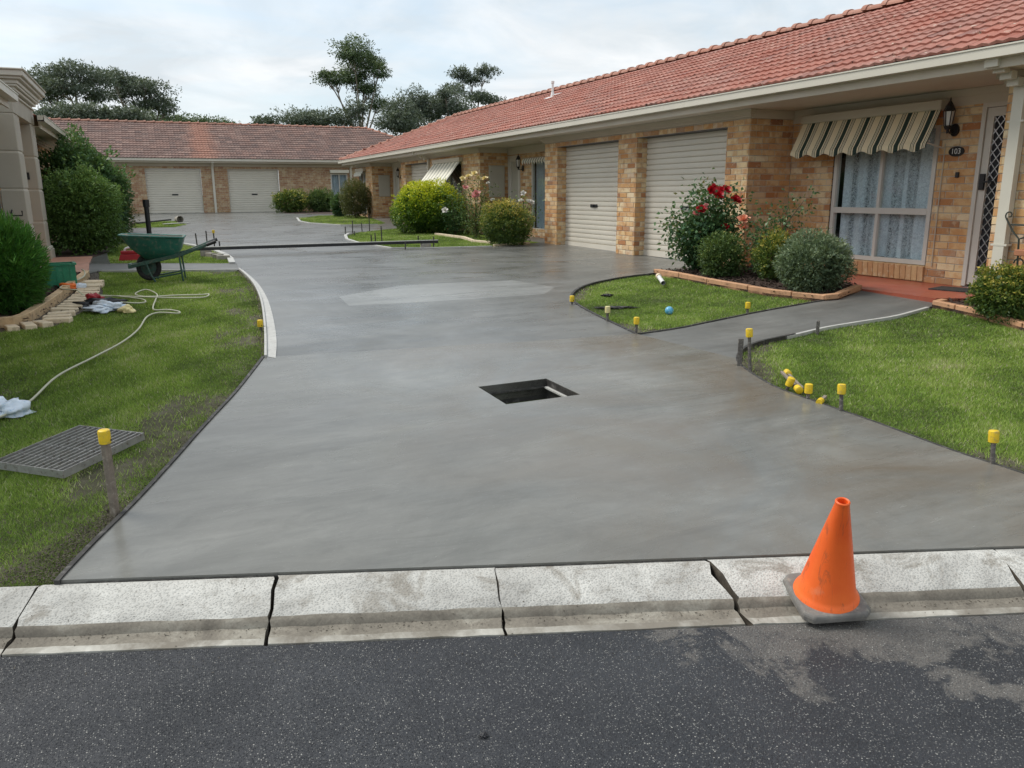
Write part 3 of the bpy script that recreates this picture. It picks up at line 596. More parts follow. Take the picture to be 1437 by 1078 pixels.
def roller(h, o, u, n, W, z0, z1, label=None, handle=True, ns=21, single=True):
    """roll-up door; o is the lower corner in the door plane"""
    mb = MB(); fbox(mb, o, u, n, 0, W, -.03, -.012, z0, z1); fbox(mb, o, u, n, 0, W, -.012, .022, z0+.004, z0+.11); d = mb.build('garage_door', 'door_slat', h)
    if label: d['label'] = label
    hs = (z1-z0-.115)/ns; prof = [(-.012, 0), (-.004, .03*hs), (.008, .10*hs), (.014, .30*hs), (.015, .55*hs), (.013, .88*hs), (-.004, .95*hs), (-.010, hs)]
    me = None; mb = MB()
    for i in range(ns):
        zb = z0+.115+i*hs
        if single:
            if me is None:
                m2 = MB(); m2.prism(prof, (0, 0, 0), Vector(u)*W, n, (0, 0, 1)); s = m2.build('slat', 'door_slat', d, smooth=R(30)); me = s.data
            else: s = link('slat', me, d)
            s.location = F(o, u, n, 0, 0, zb)
        else: mb.prism(prof, F(o, u, n, 0, 0, zb), F(o, u, n, W, 0, zb), n, (0, 0, 1))
    if not single: mb.build('slats', 'door_slat', d)
    if handle:
        mb = MB(); zc = z0+.42*(z1-z0); fbox(mb, o, u, n, W/2-.13, W/2+.13, .018, .032, zc-.03, zc+.03); fbox(mb, o, u, n, W/2-.035, W/2+.035, .032, .062, zc-.013, zc+.013); mb.build('door_handle', 'black_plastic', d)
    return d
def window(h, o, u, n, W, z0, z1, mull=(), trans=(), fw=.05, curtain=None, label=None):
    mb = MB()
    for a0, a1, zz0, zz1 in ((0, fw, z0, z1), (W-fw, W, z0, z1), (fw, W-fw, z0, z0+fw), (fw, W-fw, z1-fw, z1)): fbox(mb, o, u, n, a0, a1, -.05, .02, zz0, zz1)
    for m in mull: fbox(mb, o, u, n, m-fw*.4, m+fw*.4, -.045, .016, z0+fw, z1-fw)
    for t in trans: fbox(mb, o, u, n, fw, W-fw, -.047, .024, t-fw*.7, t+fw*.7)
    wd = mb.build('window', 'frame', h)
    if label: wd['label'] = label
    cols = [fw]+list(mull)+[W-fw]; rows = [z0+fw]+list(trans)+[z1-fw]
    for i in range(len(cols)-1):
        for j in range(len(rows)-1): mb = MB(); fbox(mb, o, u, n, cols[i], cols[i+1], -.022, -.016, rows[j], rows[j+1]); mb.build('pane', 'glass', wd)
    mb = MB(); 
    fbox(mb, o, u, n, -.1, W+.1, -.66, -.62, z0-.1, z1+.1); fbox(mb, o, u, n, -.1, W+.1, -.62, -.06, z0-.12, z0-.08); fbox(mb, o, u, n, -.1, W+.1, -.62, -.06, z1+.08, z1+.12); fbox(mb, o, u, n, -.14, -.1, -.62, -.06, z0-.1, z1+.1); fbox(mb, o, u, n, W+.1, W+.14, -.62, -.06, z0-.1, z1+.1)
    mb.build('room_lining', 'interior', h); return wd
def curtain(o, u, n, a0, a1, z0, z1, mat, label, folds=9, amp=.022, back=-.10):
    mb = MB(); N_ = folds*10; vs_ = []; cr_ = random.Random(int(a0*100)+folds); ph = [cr_.uniform(0, 6) for _ in range(4)]
    for zi in range(5):
        for i in range(N_+1):
            t = i/N_; b = back+amp*(math.sin(2*math.pi*folds*t+ph[0]+.6*math.sin(5*t+ph[1]))+.45*math.sin(2*math.pi*folds*2.3*t+ph[2]))*(.75+.1*zi)
            vs_.append(F(o, u, n, a0+(a1-a0)*t, b, z0+(z1-z0)*zi/4+(.012*math.sin(t*40) if zi == 0 else 0)))
    mb.add(vs_, [(j*(N_+1)+i, j*(N_+1)+i+1, (j+1)*(N_+1)+i+1, (j+1)*(N_+1)+i) for j in range(4) for i in range(N_)]); cu_o = tag(mb.build('curtain', mat, smooth=True), label, 'curtain')
    pleat = [.5+.42*math.sin(2*math.pi*folds*.55*i/N_+ph[3]+1.4*math.sin(11*i/N_+ph[1]))+.22*math.sin(2*math.pi*folds*1.7*i/N_+ph[2]) for zi in range(5) for i in range(N_+1)]
    at_ = cu_o.data.attributes.new('rnd', 'FLOAT', 'POINT'); at_.data.foreach_set('value', np.clip(pleat, 0, 1)); return cu_o
GUT = [(0, 0), (.115, 0), (.118, .085), (.128, .088), (.128, .102), (.112, .102), (.10, .02), (.012, .014), (.012, .10), (0, .10)]
def downpipe(h, x, y, z0, z1, w=.09, d=.06, mat='gutter', sd=(0, 1, 0), out=(-1, 0, 0), head=True, off=.5):
    mb = MB(); p = Vector((x, y, 0)); sd, out = Vector(sd), Vector(out)
    def bx(zz0, zz1, ww, dd, o2=0): mb.obox(p+out*o2+Vector((0, 0, (zz0+zz1)/2)), sd*ww/2, out*dd/2, (0, 0, (zz1-zz0)/2))
    bx(z0, z1-.25, w, d)
    if head:
        for i in range(5): t = i/4; bx(z1-.27+t*.22, z1-.27+t*.22+.075, w*1.05, d*1.05, off*t)
        bx(z1-.06, z1+.1, w*1.2, d*1.2, off)
    bx(z0+.6, z0+.62, w*1.5, d*1.08); bx(z1-.55, z1-.53, w*1.5, d*1.08); return mb.build('downpipe', mat, h)
# ================================================================== the long villa row on the right
RH = house('brick_villa_row', (8.04, 9.56, .53), 'long low brick villa row on the right with red tiled roof and cream garage doors')
XF, XB, ZF, ZT, DR = 8.04, 8.84, .53, 2.70, .23
U, NX = Vector((0, -1, 0)), Vector((-1, 0, 0))          # along the row towards the viewer, outward
def ry(y): return Vector((XF, y, 0))
wallR = MB(); BR = []
def front(ya, yb, opens=(), z0=.30, z1=ZT, x=XF):       # front wall between ya > yb, openings in y
    W = ya-yb; o = (x, ya, 0); op = [(ya-p, ya-q, a, b) for p, q, a, b in opens]
    wall_sheet(wallR, (x, ya+.02, 0), U, NX, W+.03, z0, z1, [(p+.02, q+.02, a, b) for p, q, a, b in op]) if x == XB else wall_sheet(wallR, o, U, NX, W, z0, z1, op); brick_field(BR, o, U, NX, W, z0, z1, op)
def ret(y, xa, xb, facing, z0=.30, z1=ZT):               # return wall, facing -1 towards the viewer
    if facing < 0: o, u, n = (xa, y, 0), Vector((1, 0, 0)), Vector((0, -1, 0))
    else: o, u, n = (xb, y, 0), Vector((-1, 0, 0)), Vector((0, 1, 0))
    wall_sheet(wallR, o, u, n, xb-xa+.03, z0, z1) if facing < 0 else wall_sheet(wallR, Vector(o)-u*.03, u, n, xb-xa+.03, z0, z1); brick_field(BR, o, u, n, xb-xa, z0, z1, ph=.12)
GZ = ZF+2.06
# near unit beyond the porch (at the right frame edge), its porch and garages
front(5.71, 1.0); ret(5.71, XF, XB, 1)
front(9.56, 5.71, [(8.74, 7.08, .70, 2.45), (6.56, 5.72, .3, 2.62)], x=XB)
ret(9.56, XF, XB, -1)
front(16.18, 9.56, [(12.53, 10.07, .3, GZ), (15.6, 13.15, .3, GZ)])
for y in (12.53, 15.6): ret(y, XF, XF+DR, -1, z1=GZ)
for y in (10.07, 13.15): ret(y, XF, XF+DR, 1, z1=GZ)
ret(16.18, XF, XB, 1)
front(19.99, 16.18, [(18.55, 17.0, .75, 2.45), (19.95, 19.2, .3, 2.60)], x=XB); ret(19.99, XF, XB, -1)
front(27.15, 19.99, [(23.45, 21.35, .8, 2.5), (26.65, 24.25, .3, GZ)])
ret(26.65, XF, XF+DR, -1, z1=GZ); ret(23.45, XF, XF+.1, -1, z1=2.5)
front(31.06, 27.15, [(30.9, 30.1, .3, 2.65)], x=XB); ret(31.06, XF, XB, -1)
front(33.4, 31.06, [(33.2, 32.1, .9, 2.5)]); ret(33.4, XF, XF+6.5, 1)
wr = wallR.build('wall', 'mortar', RH); wr['label'] = 'mottled cream and orange brick walls'
emit_bricks(BR, wr, 'brick', 300)
# lintel soffits above garage openings
for a, b in ((12.53, 10.07), (15.6, 13.15), (26.65, 24.25)): mb = MB(); mb.box((XF-.003, b, GZ-.006), (XF+DR, a, GZ)); mb.build('lintel', 'dark_metal', RH)
# sill bricks on edge under the near window
sm = None
for i in range(19):
    y0 = 8.72-i*.0865
    mb = MB(); mb.add([(XB-.02-.0, y0, .548), (XB-.02, y0-.077, .548), (XB-.035, y0-.077, .728), (XB-.035, y0, .728), (XB+.05, y0, .548), (XB+.05, y0-.077, .548), (XB+.05, y0-.077, .745), (XB+.05, y0, .745)], [(0, 1, 2, 3), (3, 2, 6, 7), (0, 3, 7, 4), (1, 5, 6, 2)])
    if sm is None: s = mb.build('sill_brick', 'sill_brick', wr); sm = s.data
    else: s = link('sill_brick', sm, wr); s.location = (0, -i*.0865, 0)
# mouldings
def trim_front(ya, yb, ra=True, rb=True):
    trim = MB()
    for (p, z0, z1) in ((.035, 2.695, 2.722), (.065, 2.722, 2.745), (.09, 2.745, 2.80)):
        trim.box((XF-p, yb-(p if rb else 0), z0), (XF+.02, ya+(p if ra else 0), z1))
    trim.build('moulding', 'trim', RH)
trim_front(5.71, 1.0, True, False); trim_front(16.18, 9.56); trim_front(27.15, 19.99); trim_front(33.4, 31.06)
for ya, yb in ((9.56, 5.71), (19.99, 16.18), (31.06, 27.15)):
    beam = MB(); beam.box((XB-.012, yb, 2.62), (XB+.02, ya, 2.722)); beam.box((XB-.03, yb, 2.72), (XB+.02, ya, 2.80)); beam.box((XF+.012, ya-.03, 2.68), (XB-.029, ya+.0, 2.80)); beam.build('porch_beam', 'soffit', RH)
mb = MB(); mb.box((7.56, 1.0, 2.802), (9.0, 33.9, 2.815)); mb.build('soffit', 'soffit', RH)
mb = MB(); mb.box((7.535, 1.0, 2.785), (7.565, 33.95, 2.95)); mb.box((7.535, 33.92, 2.785), (14, 33.95, 2.95)); mb.build('fascia', 'trim', RH)
mb = MB(); mb.prism(GUT, (7.535, 1.0, 2.875), (7.535, 34.05, 2.875), (-1, 0, 0), (0, 0, 1)); mb.prism(GUT, (7.42, 33.95, 2.875), (14, 33.95, 2.875), (0, 1, 0), (0, 0, 1)); mb.build('gutter', 'gutter', RH)
# roof
TP = .414; zE = 2.985; xE = 7.46; RX = 11.2; YE = 33.95; SLR = (RX-xE)*math.sqrt(1+TP*TP); wv = Vector((1, 0, TP)).normalized(); zR = zE+(RX-xE)*TP
mb = MB(); hx = YE-(RX-xE)
mb.add([(xE, 1, zE-.02), (xE, YE, zE-.02), (RX, hx, zR-.02), (RX, 1, zR-.02), (2*RX-xE, 1, zE-.02), (2*RX-xE, YE, zE-.02)], [(0, 1, 2, 3), (3, 2, 5, 4), (1, 5, 2)]); rf = mb.build('roof', 'tile', RH); rf['label'] = 'weathered red terracotta tiled roof with a hip at the far end'
cw = math.sqrt(1+TP*TP)
tile_slope(rf, 'tile', (xE, 1, zE), (0, 1, 0), wv, YE-1, SLR, lambda a, b: a+1 < YE-b/cw-.02, 300)
tile_slope(rf, 'tile', (2*RX-xE, YE, zE), (-1, 0, 0), Vector((0, -1, TP)).normalized(), 2*(RX-xE), SLR, lambda a, b: b/cw < a < 2*(RX-xE)-b/cw)
ridge_caps(rf, (RX, 1, zR+.022), (RX, hx, zR+.022)); ridge_caps(rf, (RX, hx, zR+.022), (xE+.05, YE-.05, zE+.04))
mb = MB(); vp = Vector((10.3, 20.28, 4.17)); mb.tube([vp-Vector((0, 0, .1)), vp+Vector((0, 0, .36))], .03, 10); mb.lathe([(.045, .34), (.045, .40), (0, .42)], 10, vp); mb.lathe([(.07, -.03), (.035, .12)], 10, vp); mb.obox(vp+Vector((-.02, .0, .01)), Vector((1, 0, TP)).normalized()*.2, (0, .22, 0), Vector((-TP, 0, 1)).normalized()*.008); mb.build('roof_vent', 'white_plastic', RH)
# garage doors
roller(RH, (XF+DR, 12.53, 0), U, NX, 2.46, ZF, GZ, 'cream roller door nearest the red rose bush')
roller(RH, (XF+DR, 15.6, 0), U, NX, 2.45, ZF, GZ, 'cream roller door left of the brick pier')
roller(RH, (XF+DR, 26.65, 0), U, NX, 2.40, ZF+.1, GZ, 'far cream roller door beside the striped drop awning', ns=19)
# windows
window(RH, (XB+.03, 8.72, 0), U, NX, 1.62, .745, 2.45, (.80,), (1.40,), .055, label='four-pane window behind lace curtains')
window(RH, (XB+.03, 18.55, 0), U, NX, 1.55, .75, 2.45, (.77,), (), .05)
window(RH, (XF+.06, 23.45, 0), U, NX, 2.1, .8, 2.5, (1.05,), (), .05)
window(RH, (XF+.06, 33.2, 0), U, NX, 1.1, .9, 2.5, (.55,), (), .05)
curtain((XB+.03, 8.72, 0), U, NX, .09, 1.58, .79, 2.42, 'lace', 'white lace curtain behind the four-pane window under the striped awning', 8)
curtain((XB+.03, 18.55, 0), U, NX, .05, 1.5, .8, 2.40, 'curtain', 'pale curtain in the shaded porch window left of the garage doors', 9)
curtain((XF+.06, 33.2, 0), U, NX, .05, 1.05, .95, 2.45, 'curtain', 'grey curtain in the far end window of the right-hand row', 6)
# near screen door
def security_door(y1, y0, z0, z1, x, lattice=True):
    mb = MB()
    for a, b, c, d in ((y0, y0+.05, z0, z1), (y1-.05, y1, z0, z1), (y0+.05, y1-.05, z1-.05, z1)): mb.box((x-.02, a, c), (x+.06, b, d))
    fr_ = mb.build('door_frame', 'frame', RH)
    mb = MB(); a, b = y0+.055, y1-.055
    for p, q, c, d in ((a, a+.085, z0+.02, z1-.055), (b-.085, b, z0+.02, z1-.055), (a+.085, b-.085, z0+.02, z0+.13), (a+.085, b-.085, z1-.15, z1-.055)): mb.box((x+.0, p, c), (x+.035, q, d))
    dr = mb.build('screen_door' if lattice else 'door', 'frame', RH)
    mb = MB(); mb.box((x+.03, a, z0), (x+.05, b, z1-.05)); mb.build('door_panel', 'interior' if lattice else 'meter_box', dr)
    if lattice:
        mb = MB(); ya, yb, za, zb = a+.085, b-.085, z0+.13, z1-.15; sp = .088; k = 0; Wd = yb-ya; Hd = zb-za; sl = 1.25
        for sgn in (1, -1):
            c0 = -Wd*sl if sgn > 0 else 0; c = c0
            while c < Hd+Wd*sl:
                pp = []
                for (t0, t1) in ((0, 1),):
                    # line z = c + sgn*sl*y
                    lo, hi = 0., Wd
                    f0 = lambda y: c+sgn*sl*y
                    if sgn > 0: lo = max(lo, (0-c)/sl); hi = min(hi, (Hd-c)/sl)
                    else: lo = max(lo, (c-Hd)/sl); hi = min(hi, c/sl)
                    if hi-lo > .01: mb.bar((x+.012+.003*sgn, ya+lo, za+f0(lo)), (x+.012+.003*sgn, ya+hi, za+f0(hi)), .008, .008, (1, 0, 0))
                c += sp*1.35
        mb.build('diamond_grille', 'aluminium', dr)
        mb = MB(); mb.box((x-.03, b-.075, 1.66), (x, b-.02, 1.84)); mb.bar((x-.045, b-.05, 1.75), (x-.045, b-.19, 1.75), .018); mb.bar((x-.045, b-.05, 1.75), (x, b-.05, 1.75), .018); mb.build('door_handle', 'black_plastic', dr)
security_door(6.55, 5.735, .55, 2.62, XB-.0)
security_door(19.94, 19.21, .6, 2.6, XB, False); security_door(30.88, 30.12, .7, 2.62, XB, False)
# wall lamp, number plate, bell
def wall_lamp(y, z, x, white='white_plastic'):
    mb = MB(); mb.lathe([(0, .0), (.045, .0), (.05, .02), (.0, .10)], 8, (x-.14, y, z+.20)); mb.lathe([(.058, .185), (.068, .175), (.05, .21), (.0, .22)], 6, (x-.14, y, z)); mb.lathe([(.006, .30), (.01, .33), (0, .36)], 6, (x-.14, y, z-.03))
    for k in range(6): a = k*math.pi/3; mb.bar((x-.14+.062*math.cos(a), y+.062*math.sin(a), z+.18), (x-.14+.04*math.cos(a), y+.04*math.sin(a), z+.0), .009)
    mb.lathe([(.045, .0), (.03, -.03), (.012, -.045), (.012, -.075), (0, -.085)], 8, (x-.14, y, z)); mb.tube([(x-.14, y, z-.03), (x-.10, y, z-.075), (x-.05, y, z-.07), (x-.01, y, z-.04)], .010, 6)
    mb.lathe([(0, -.02), (.055, -.015), (.055, .015), (0, .02)], 12, (0, 0, 0)); m = len(mb.v)-48
    mb.v = [v if i < m else (x-.012+v[2], y+v[0], z-.04+v[1]*1.3) for i, v in enumerate(mb.v)]
    l = mb.build('wall_lamp', 'black_plastic', RH); l['label'] = 'black lantern on a wall bracket'
    mb = MB(); mb.lathe([(.0, .165), (.052, .165), (.034, .01), (0, .01)], 6, (x-.14, y, z)); mb.build('lamp_glass', white, l)
wall_lamp(6.88, 2.39, XB); wall_lamp(19.02, 2.30, XB); wall_lamp(29.8, 2.3, XB)
mb = MB(); yc, zc = 6.83, 2.105
mb.add([(XB-.014, yc+.10*math.cos(a)*1.0, zc+.058*math.sin(a)) for a in np.linspace(0, 2*math.pi, 33)[:-1]]+[(XB+.002, yc+.10*math.cos(a), zc+.058*math.sin(a)) for a in np.linspace(0, 2*math.pi, 33)[:-1]], [tuple(range(32))]+[(i, (i+1) % 32, 32+(i+1) % 32, 32+i) for i in range(32)])
plate = mb.build('number_plate', 'black_plastic', RH); plate['label'] = 'oval black house number plate reading 103'
fc = bpy.data.curves.new('number', 'FONT'); fc.body = '103'; fc.size = .088; fc.align_x = 'CENTER'; fc.align_y = 'CENTER'; fc.extrude = .001
fo = bpy.data.objects.new('number', fc); COL.objects.link(fo); bpy.context.view_layer.update()
me = bpy.data.meshes.new_from_object(fo.evaluated_get(bpy.context.evaluated_depsgraph_get())); bpy.data.objects.remove(fo); me.materials.clear(); me.materials.append(MAT['white_plastic'])
t = link('number', me, plate); M_ = Matrix(((0, 0, -1), (-1, 0, 0), (0, 1, 0))).to_4x4(); M_.translation = (XB-.017, yc, zc); t.matrix_basis = M_
mb = MB(); mb.obox((XB-.012, 6.78, 1.835), (.012, 0, 0), (0, .022, 0), (0, 0, .032)); mb.build('door_bell', 'black_plastic', RH, bevel=.004)
mb = MB(); mb.tube([(XB-.012, 6.985, .74), (XB-.012, 6.985, 2.2)], .007, 6); mb.build('conduit', 'trim', RH)
# meter boxes on the porch returns
for y, lab in ((19.99, 'beige meter box on the nearer porch return'), (31.06, 'beige meter box on the farther porch return')):
    mb = MB(); mb.box((8.29, y-.045, 1.55), (8.73, y, 2.36)); mb.box((8.31, y-.055, 1.57), (8.71, y-.045, 2.34)); q = mb.build('meter_box', 'meter_box', RH, bevel=.004); q['label'] = lab
# awnings
def awning(name, y1, y0, zt, xt, xh, zh, zb, xb_, units, pattern, mats, scallop, label, dims=.1, box=True):
    n_ = len(pattern); cols = units*n_; mb = MB(); vs_ = []
    for i in range(cols+1):
        t = i/cols; y = y1+(y0-y1)*t; sc = scallop*math.cos(2*math.pi*units*t)
        sag = .012*math.sin(math.pi*((t*units) % 1))
        vs_ += [(xt, y, zt), ((xt+xh)/2+.004, y, (zt+zh)/2-sag), (xh+.02, y, zh+.03), (xh, y, zh), (xb_, y, zb+.5*(zh-zb)), (xb_, y, zb+sc)]
    fs, mi = [], []
    for i in range(cols):
        for j in range(5): fs.append((i*6+j, (i+1)*6+j, (i+1)*6+j+1, i*6+j+1)); mi.append(pattern[i % n_])
    mb.v = vs_; mb.f = fs; mb.mi = mi; a = mb.build('awning', mats, RH); a['label'] = label
    sol = a.modifiers.new('thick', 'SOLIDIFY'); sol.thickness = .004
    if box:
        mb = MB(); mb.box((xt-.05, y0-.01, zt-.015), (xt+.13, y1+.01, zt+.10)); mb.build('awning_box', 'trim', a, bevel=.012)
    mb = MB()
    for y in (y0+.02, y1-.02): mb.bar((xh+.02, y, zh+.01), (xt+.12, y, zh-.05), .016); 
    mb.bar((xh+.06, y0+.01, zh+.03), (xh+.06, y1-.01, zh+.03), .022); mb.build('awning_arm', 'frame', a); return a
A1 = [0]*9+[1, 0, 2, 0, 1, 0, 0, 1, 1, 1, 1, 1, 1, 0, 0, 1, 0, 2, 0, 1]
awning('awning', 9.21, 6.98, 2.60, 8.70, 8.50, 2.20, 2.13, 8.495, 7, A1, ['awn_cream', 'awn_green', 'awn_grey'], .022, 'cream and dark green striped scalloped awning over the near window')
awning('awning', 23.52, 21.25, 2.52, 7.98, 7.45, 1.86, 1.76, 7.44, 8, [0]*5+[1, 1, 0, 1], ['awn_white', 'awn_grey'], .02, 'white and grey striped drop awning behind the yellow-green bush')
awning('awning', 18.6, 17.0, 2.48, 8.74, 8.62, 2.44, 2.36, 8.60, 12, [0]*5+[1]*3, ['awn_white', 'awn_grey'], .03, 'small pale scalloped awning over the shaded porch window', box=False)
awning('awning', 33.25, 32.0, 2.54, 7.96, 7.86, 2.42, 2.34, 7.85, 8, [0]*5+[1]*3, ['awn_white', 'awn_grey'], .02, 'rolled pale awning over the far end window')
# downpipes
downpipe(RH, 7.99, 5.54, .50, 2.86, .115, .075, 'gutter', off=.45)
downpipe(RH, 8.0, 24.08, .62, 2.86, .09, .06, off=.46)
# iron plant bracket with a pot on the wall at the frame edge
pb = empty('plant_bracket', (7.93, 5.32, .52), 0, 'green iron scroll plant stand beside the white downpipe', 'plant stand'); mb = MB()
def scroll(c, r, a0, a1, flip=1, k=14): return [(c[0], c[1]+flip*r*(1-.7*i/k)*math.cos(a0+(a1-a0)*i/k), c[2]+r*(1-.7*i/k)*math.sin(a0+(a1-a0)*i/k)) for i in range(k+1)]
mb.tube([(0, .16, .86), (0, .08, .74), (0, 0, .66), (0, -.12, .70), (0, -.26, .84)], .009, 6); mb.tube(scroll((0, .13, .89), .045, -1, 5, 1), .007, 6); mb.tube(scroll((0, -.18, .60), .06, 1.5, 7.5, -1), .007, 6); mb.tube([(0, .0, .66), (0, -.03, .3), (0, -.02, 0)], .010, 6); mb.tube(scroll((0, -.04, .42), .06, 0, 6, 1), .007, 6)
mb.tube([(0, .10, .80), (0, -.30, .80)], .008, 6); mb.tube([(0, -.02, .36), (0, -.34, .36)], .008, 6); mb.tube([(0, -.30, 0), (0, -.30, .86)], .009, 6); mb.tube(scroll((0, -.16, .24), .05, 2, 8, 1), .007, 6)
for yy in (-.02, -.30): mb.tube([(-.14, yy, 0), (0, yy, .2), (.05, yy, 0)], .008, 6)
mb.build('scroll_frame', 'iron', pb)
mb = MB(); mb.box((-.08, -.32, .50), (.06, -.02, .56)); mb.build('trough', 'terracotta_pot', pb, bevel=.006)
# doormat
mb = MB(); mb.obox((8.5, 6.22, .543), (.18, .05, 0), (-.10, .34, 0), (0, 0, .006)); tag(mb.build('doormat', 'rubber'), 'dark doormat on the red porch in front of the screen door', 'doormat')
# ================================================================== the far villa across the court
FH = house('far_villa', (3.0, 40.5, .84), 'far brick villa with two beige garage doors and dark mottled tiled roof')
YF = 40.5; FB = []; wf = MB(); o = (-6, YF, 0); u = (1, 0, 0); nn = (0, -1, 0)
fo_ = [(6.13, 8.47, .5, 2.79), (9.64, 11.95, .5, 2.78), (14.42, 15.25, 1.57, 2.62)]
wall_sheet(wf, o, u, nn, 17.5, .5, 2.93, fo_); brick_field(FB, o, u, nn, 17.5, .5, 2.93, fo_, zref=.84)
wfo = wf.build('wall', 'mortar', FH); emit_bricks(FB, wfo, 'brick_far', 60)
for xa, W, lab in ((.13, 2.34, 'left beige roller door'), (3.64, 2.31, 'right beige roller door')):
    roller(FH, (xa, YF+.12, 0), u, nn, W, .845, 2.79, lab, ns=18)
window(FH, (8.42, YF+.03, 0), u, nn, .83, 1.57, 2.62, (.42,), ()); curtain((8.42, YF+.03, 0), u, nn, .03, .8, 1.6, 2.6, 'curtain', 'grey curtain in the far villa window beside the downpipe', 5)
mb = MB(); mb.box((8.38, YF-.2, 2.66), (9.3, YF, 2.80)); mb.build('awning_box', 'awn_white', FH)
mb = MB(); mb.box((-6, YF-.06, 2.925), (12, YF+.02, 3.06)); mb.box((-6, YF-.52, 3.06), (12, YF-.49, 3.16)); mb.build('fascia', 'trim', FH)
mb = MB(); mb.box((-6, YF-.49, 3.062), (12, YF, 3.075)); mb.build('soffit', 'soffit', FH)
mb = MB(); mb.prism(GUT, (-6, YF-.52, 3.135), (15, YF-.52, 3.135), (0, -1, 0), (0, 0, 1)); mb.build('gutter', 'gutter', FH)
for xx in (2.99, 9.42): downpipe(FH, xx, YF-.04, .8, 3.12, .1, .07, 'gutter', (1, 0, 0), (0, -1, 0), True, .46)
yE, zE2, YR = 39.88, 3.245, 44.0; T2 = .44; zR2 = zE2+(YR-yE)*T2; XH = 11.2; c2 = math.sqrt(1+T2*T2); XC = XH+(YR-yE)
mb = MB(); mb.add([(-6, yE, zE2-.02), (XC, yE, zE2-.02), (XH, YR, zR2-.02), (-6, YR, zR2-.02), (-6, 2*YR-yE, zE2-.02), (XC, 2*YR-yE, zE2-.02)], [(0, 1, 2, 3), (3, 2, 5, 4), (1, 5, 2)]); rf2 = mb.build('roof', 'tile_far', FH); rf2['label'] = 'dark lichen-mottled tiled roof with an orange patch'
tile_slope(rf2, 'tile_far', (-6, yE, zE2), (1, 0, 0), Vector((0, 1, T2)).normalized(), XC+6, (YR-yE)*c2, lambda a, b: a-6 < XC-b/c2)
ridge_caps(rf2, (-6, YR, zR2+.012), (XH, YR, zR2+.012)); ridge_caps(rf2, (XH, YR, zR2+.012), (XC, yE, zE2+.03))
# ================================================================== the villa on the left with its rendered portico
LH = house('left_villa', (-2.05, 15, .52), 'brick villa at the left edge with rendered block portico')
XL = -2.05; LB = []; wl = MB(); o = (XL, 6, 0); u = (0, 1, 0); nn = (1, 0, 0); lo_ = [(11.2, 12.6, .3, 2.6), (7.2, 9.0, .8, 2.5)]
wall_sheet(wl, o, u, nn, 24.5, .2, 2.74, lo_); brick_field(LB, o, u, nn, 24.5, .2, 2.74, lo_); wlo = wl.build('wall', 'mortar', LH); emit_bricks(LB, wlo, 'brick', 80)
window(LH, (XL-.03, 13.2, 0), u, nn, 1.8, .8, 2.5, (.9,), ()); curtain((XL-.03, 13.2, 0), u, nn, .05, 1.75, .85, 2.45, 'curtain', 'pale curtain in the left villa window behind the portico', 8)
mb = MB(); mb.box((XL-.08, 17.2, .5), (XL-.04, 18.6, 2.6)); mb.build('door', 'meter_box', LH)
mb = MB()
for p, a, b in ((.05, 2.735, 2.765), (.10, 2.765, 2.79), (.16, 2.79, 2.85)): mb.box((XL, 6, a), (XL+p, 30.5, b))
mb.build('moulding', 'trim', LH)
for a, b in ((6, 13.3), (16.95, 31.0)): mb = MB(); mb.box((-1.585, a, 2.81), (-1.56, b, 2.975)); mb.build('fascia', 'trim', LH)
for a, b in ((6, 13.3), (17.2, 31.0)): mb = MB(); mb.box((XL, a, 2.852), (-1.585, b, 2.865)); mb.build('soffit', 'soffit', LH)
for a, b in ((6, 13.3), (16.5, 31.05)): mb = MB(); mb.box((-1.56, a if a > 7 else b-.004, 2.90), (-1.445, a+.004 if a > 7 else b, 2.995)); mb.prism(GUT, (-1.56, a, 2.90), (-1.56, b, 2.90), (1, 0, 0), (0, 0, 1)); mb.build('gutter', 'gutter', LH)
mb = MB(); xe3 = -1.47; mb.add([(xe3, 6, 2.96), (xe3, 31, 2.96), (-5.2, 27.3, 4.50), (-5.2, 6, 4.50), (-9, 6, 2.96), (-9, 31, 2.96), (xe3, 13.3, 2.96), (xe3, 17.2, 2.96), (-2.4, 13.3, 3.344), (-2.4, 17.2, 3.344), (-5.2, 13.3, 4.50), (-5.2, 17.2, 4.50)], [(0, 6, 10, 3), (7, 1, 2, 11), (8, 9, 11, 10), (3, 2, 5, 4), (1, 5, 2)]); rf3 = mb.build('roof', 'tile', LH)
tile_slope(rf3, 'tile', (xe3, 6, 2.965), (0, 1, 0), Vector((-1, 0, .413)).normalized(), 25, 4.0, lambda a, b: a < 25-b/1.08 and not (7.2 < a < 11.4 and b < 1.1))
downpipe(LH, XL+.06, 24.3, .6, 2.95, .09, .06, 'gutter', (0, 1, 0), (1, 0, 0), True, .38)
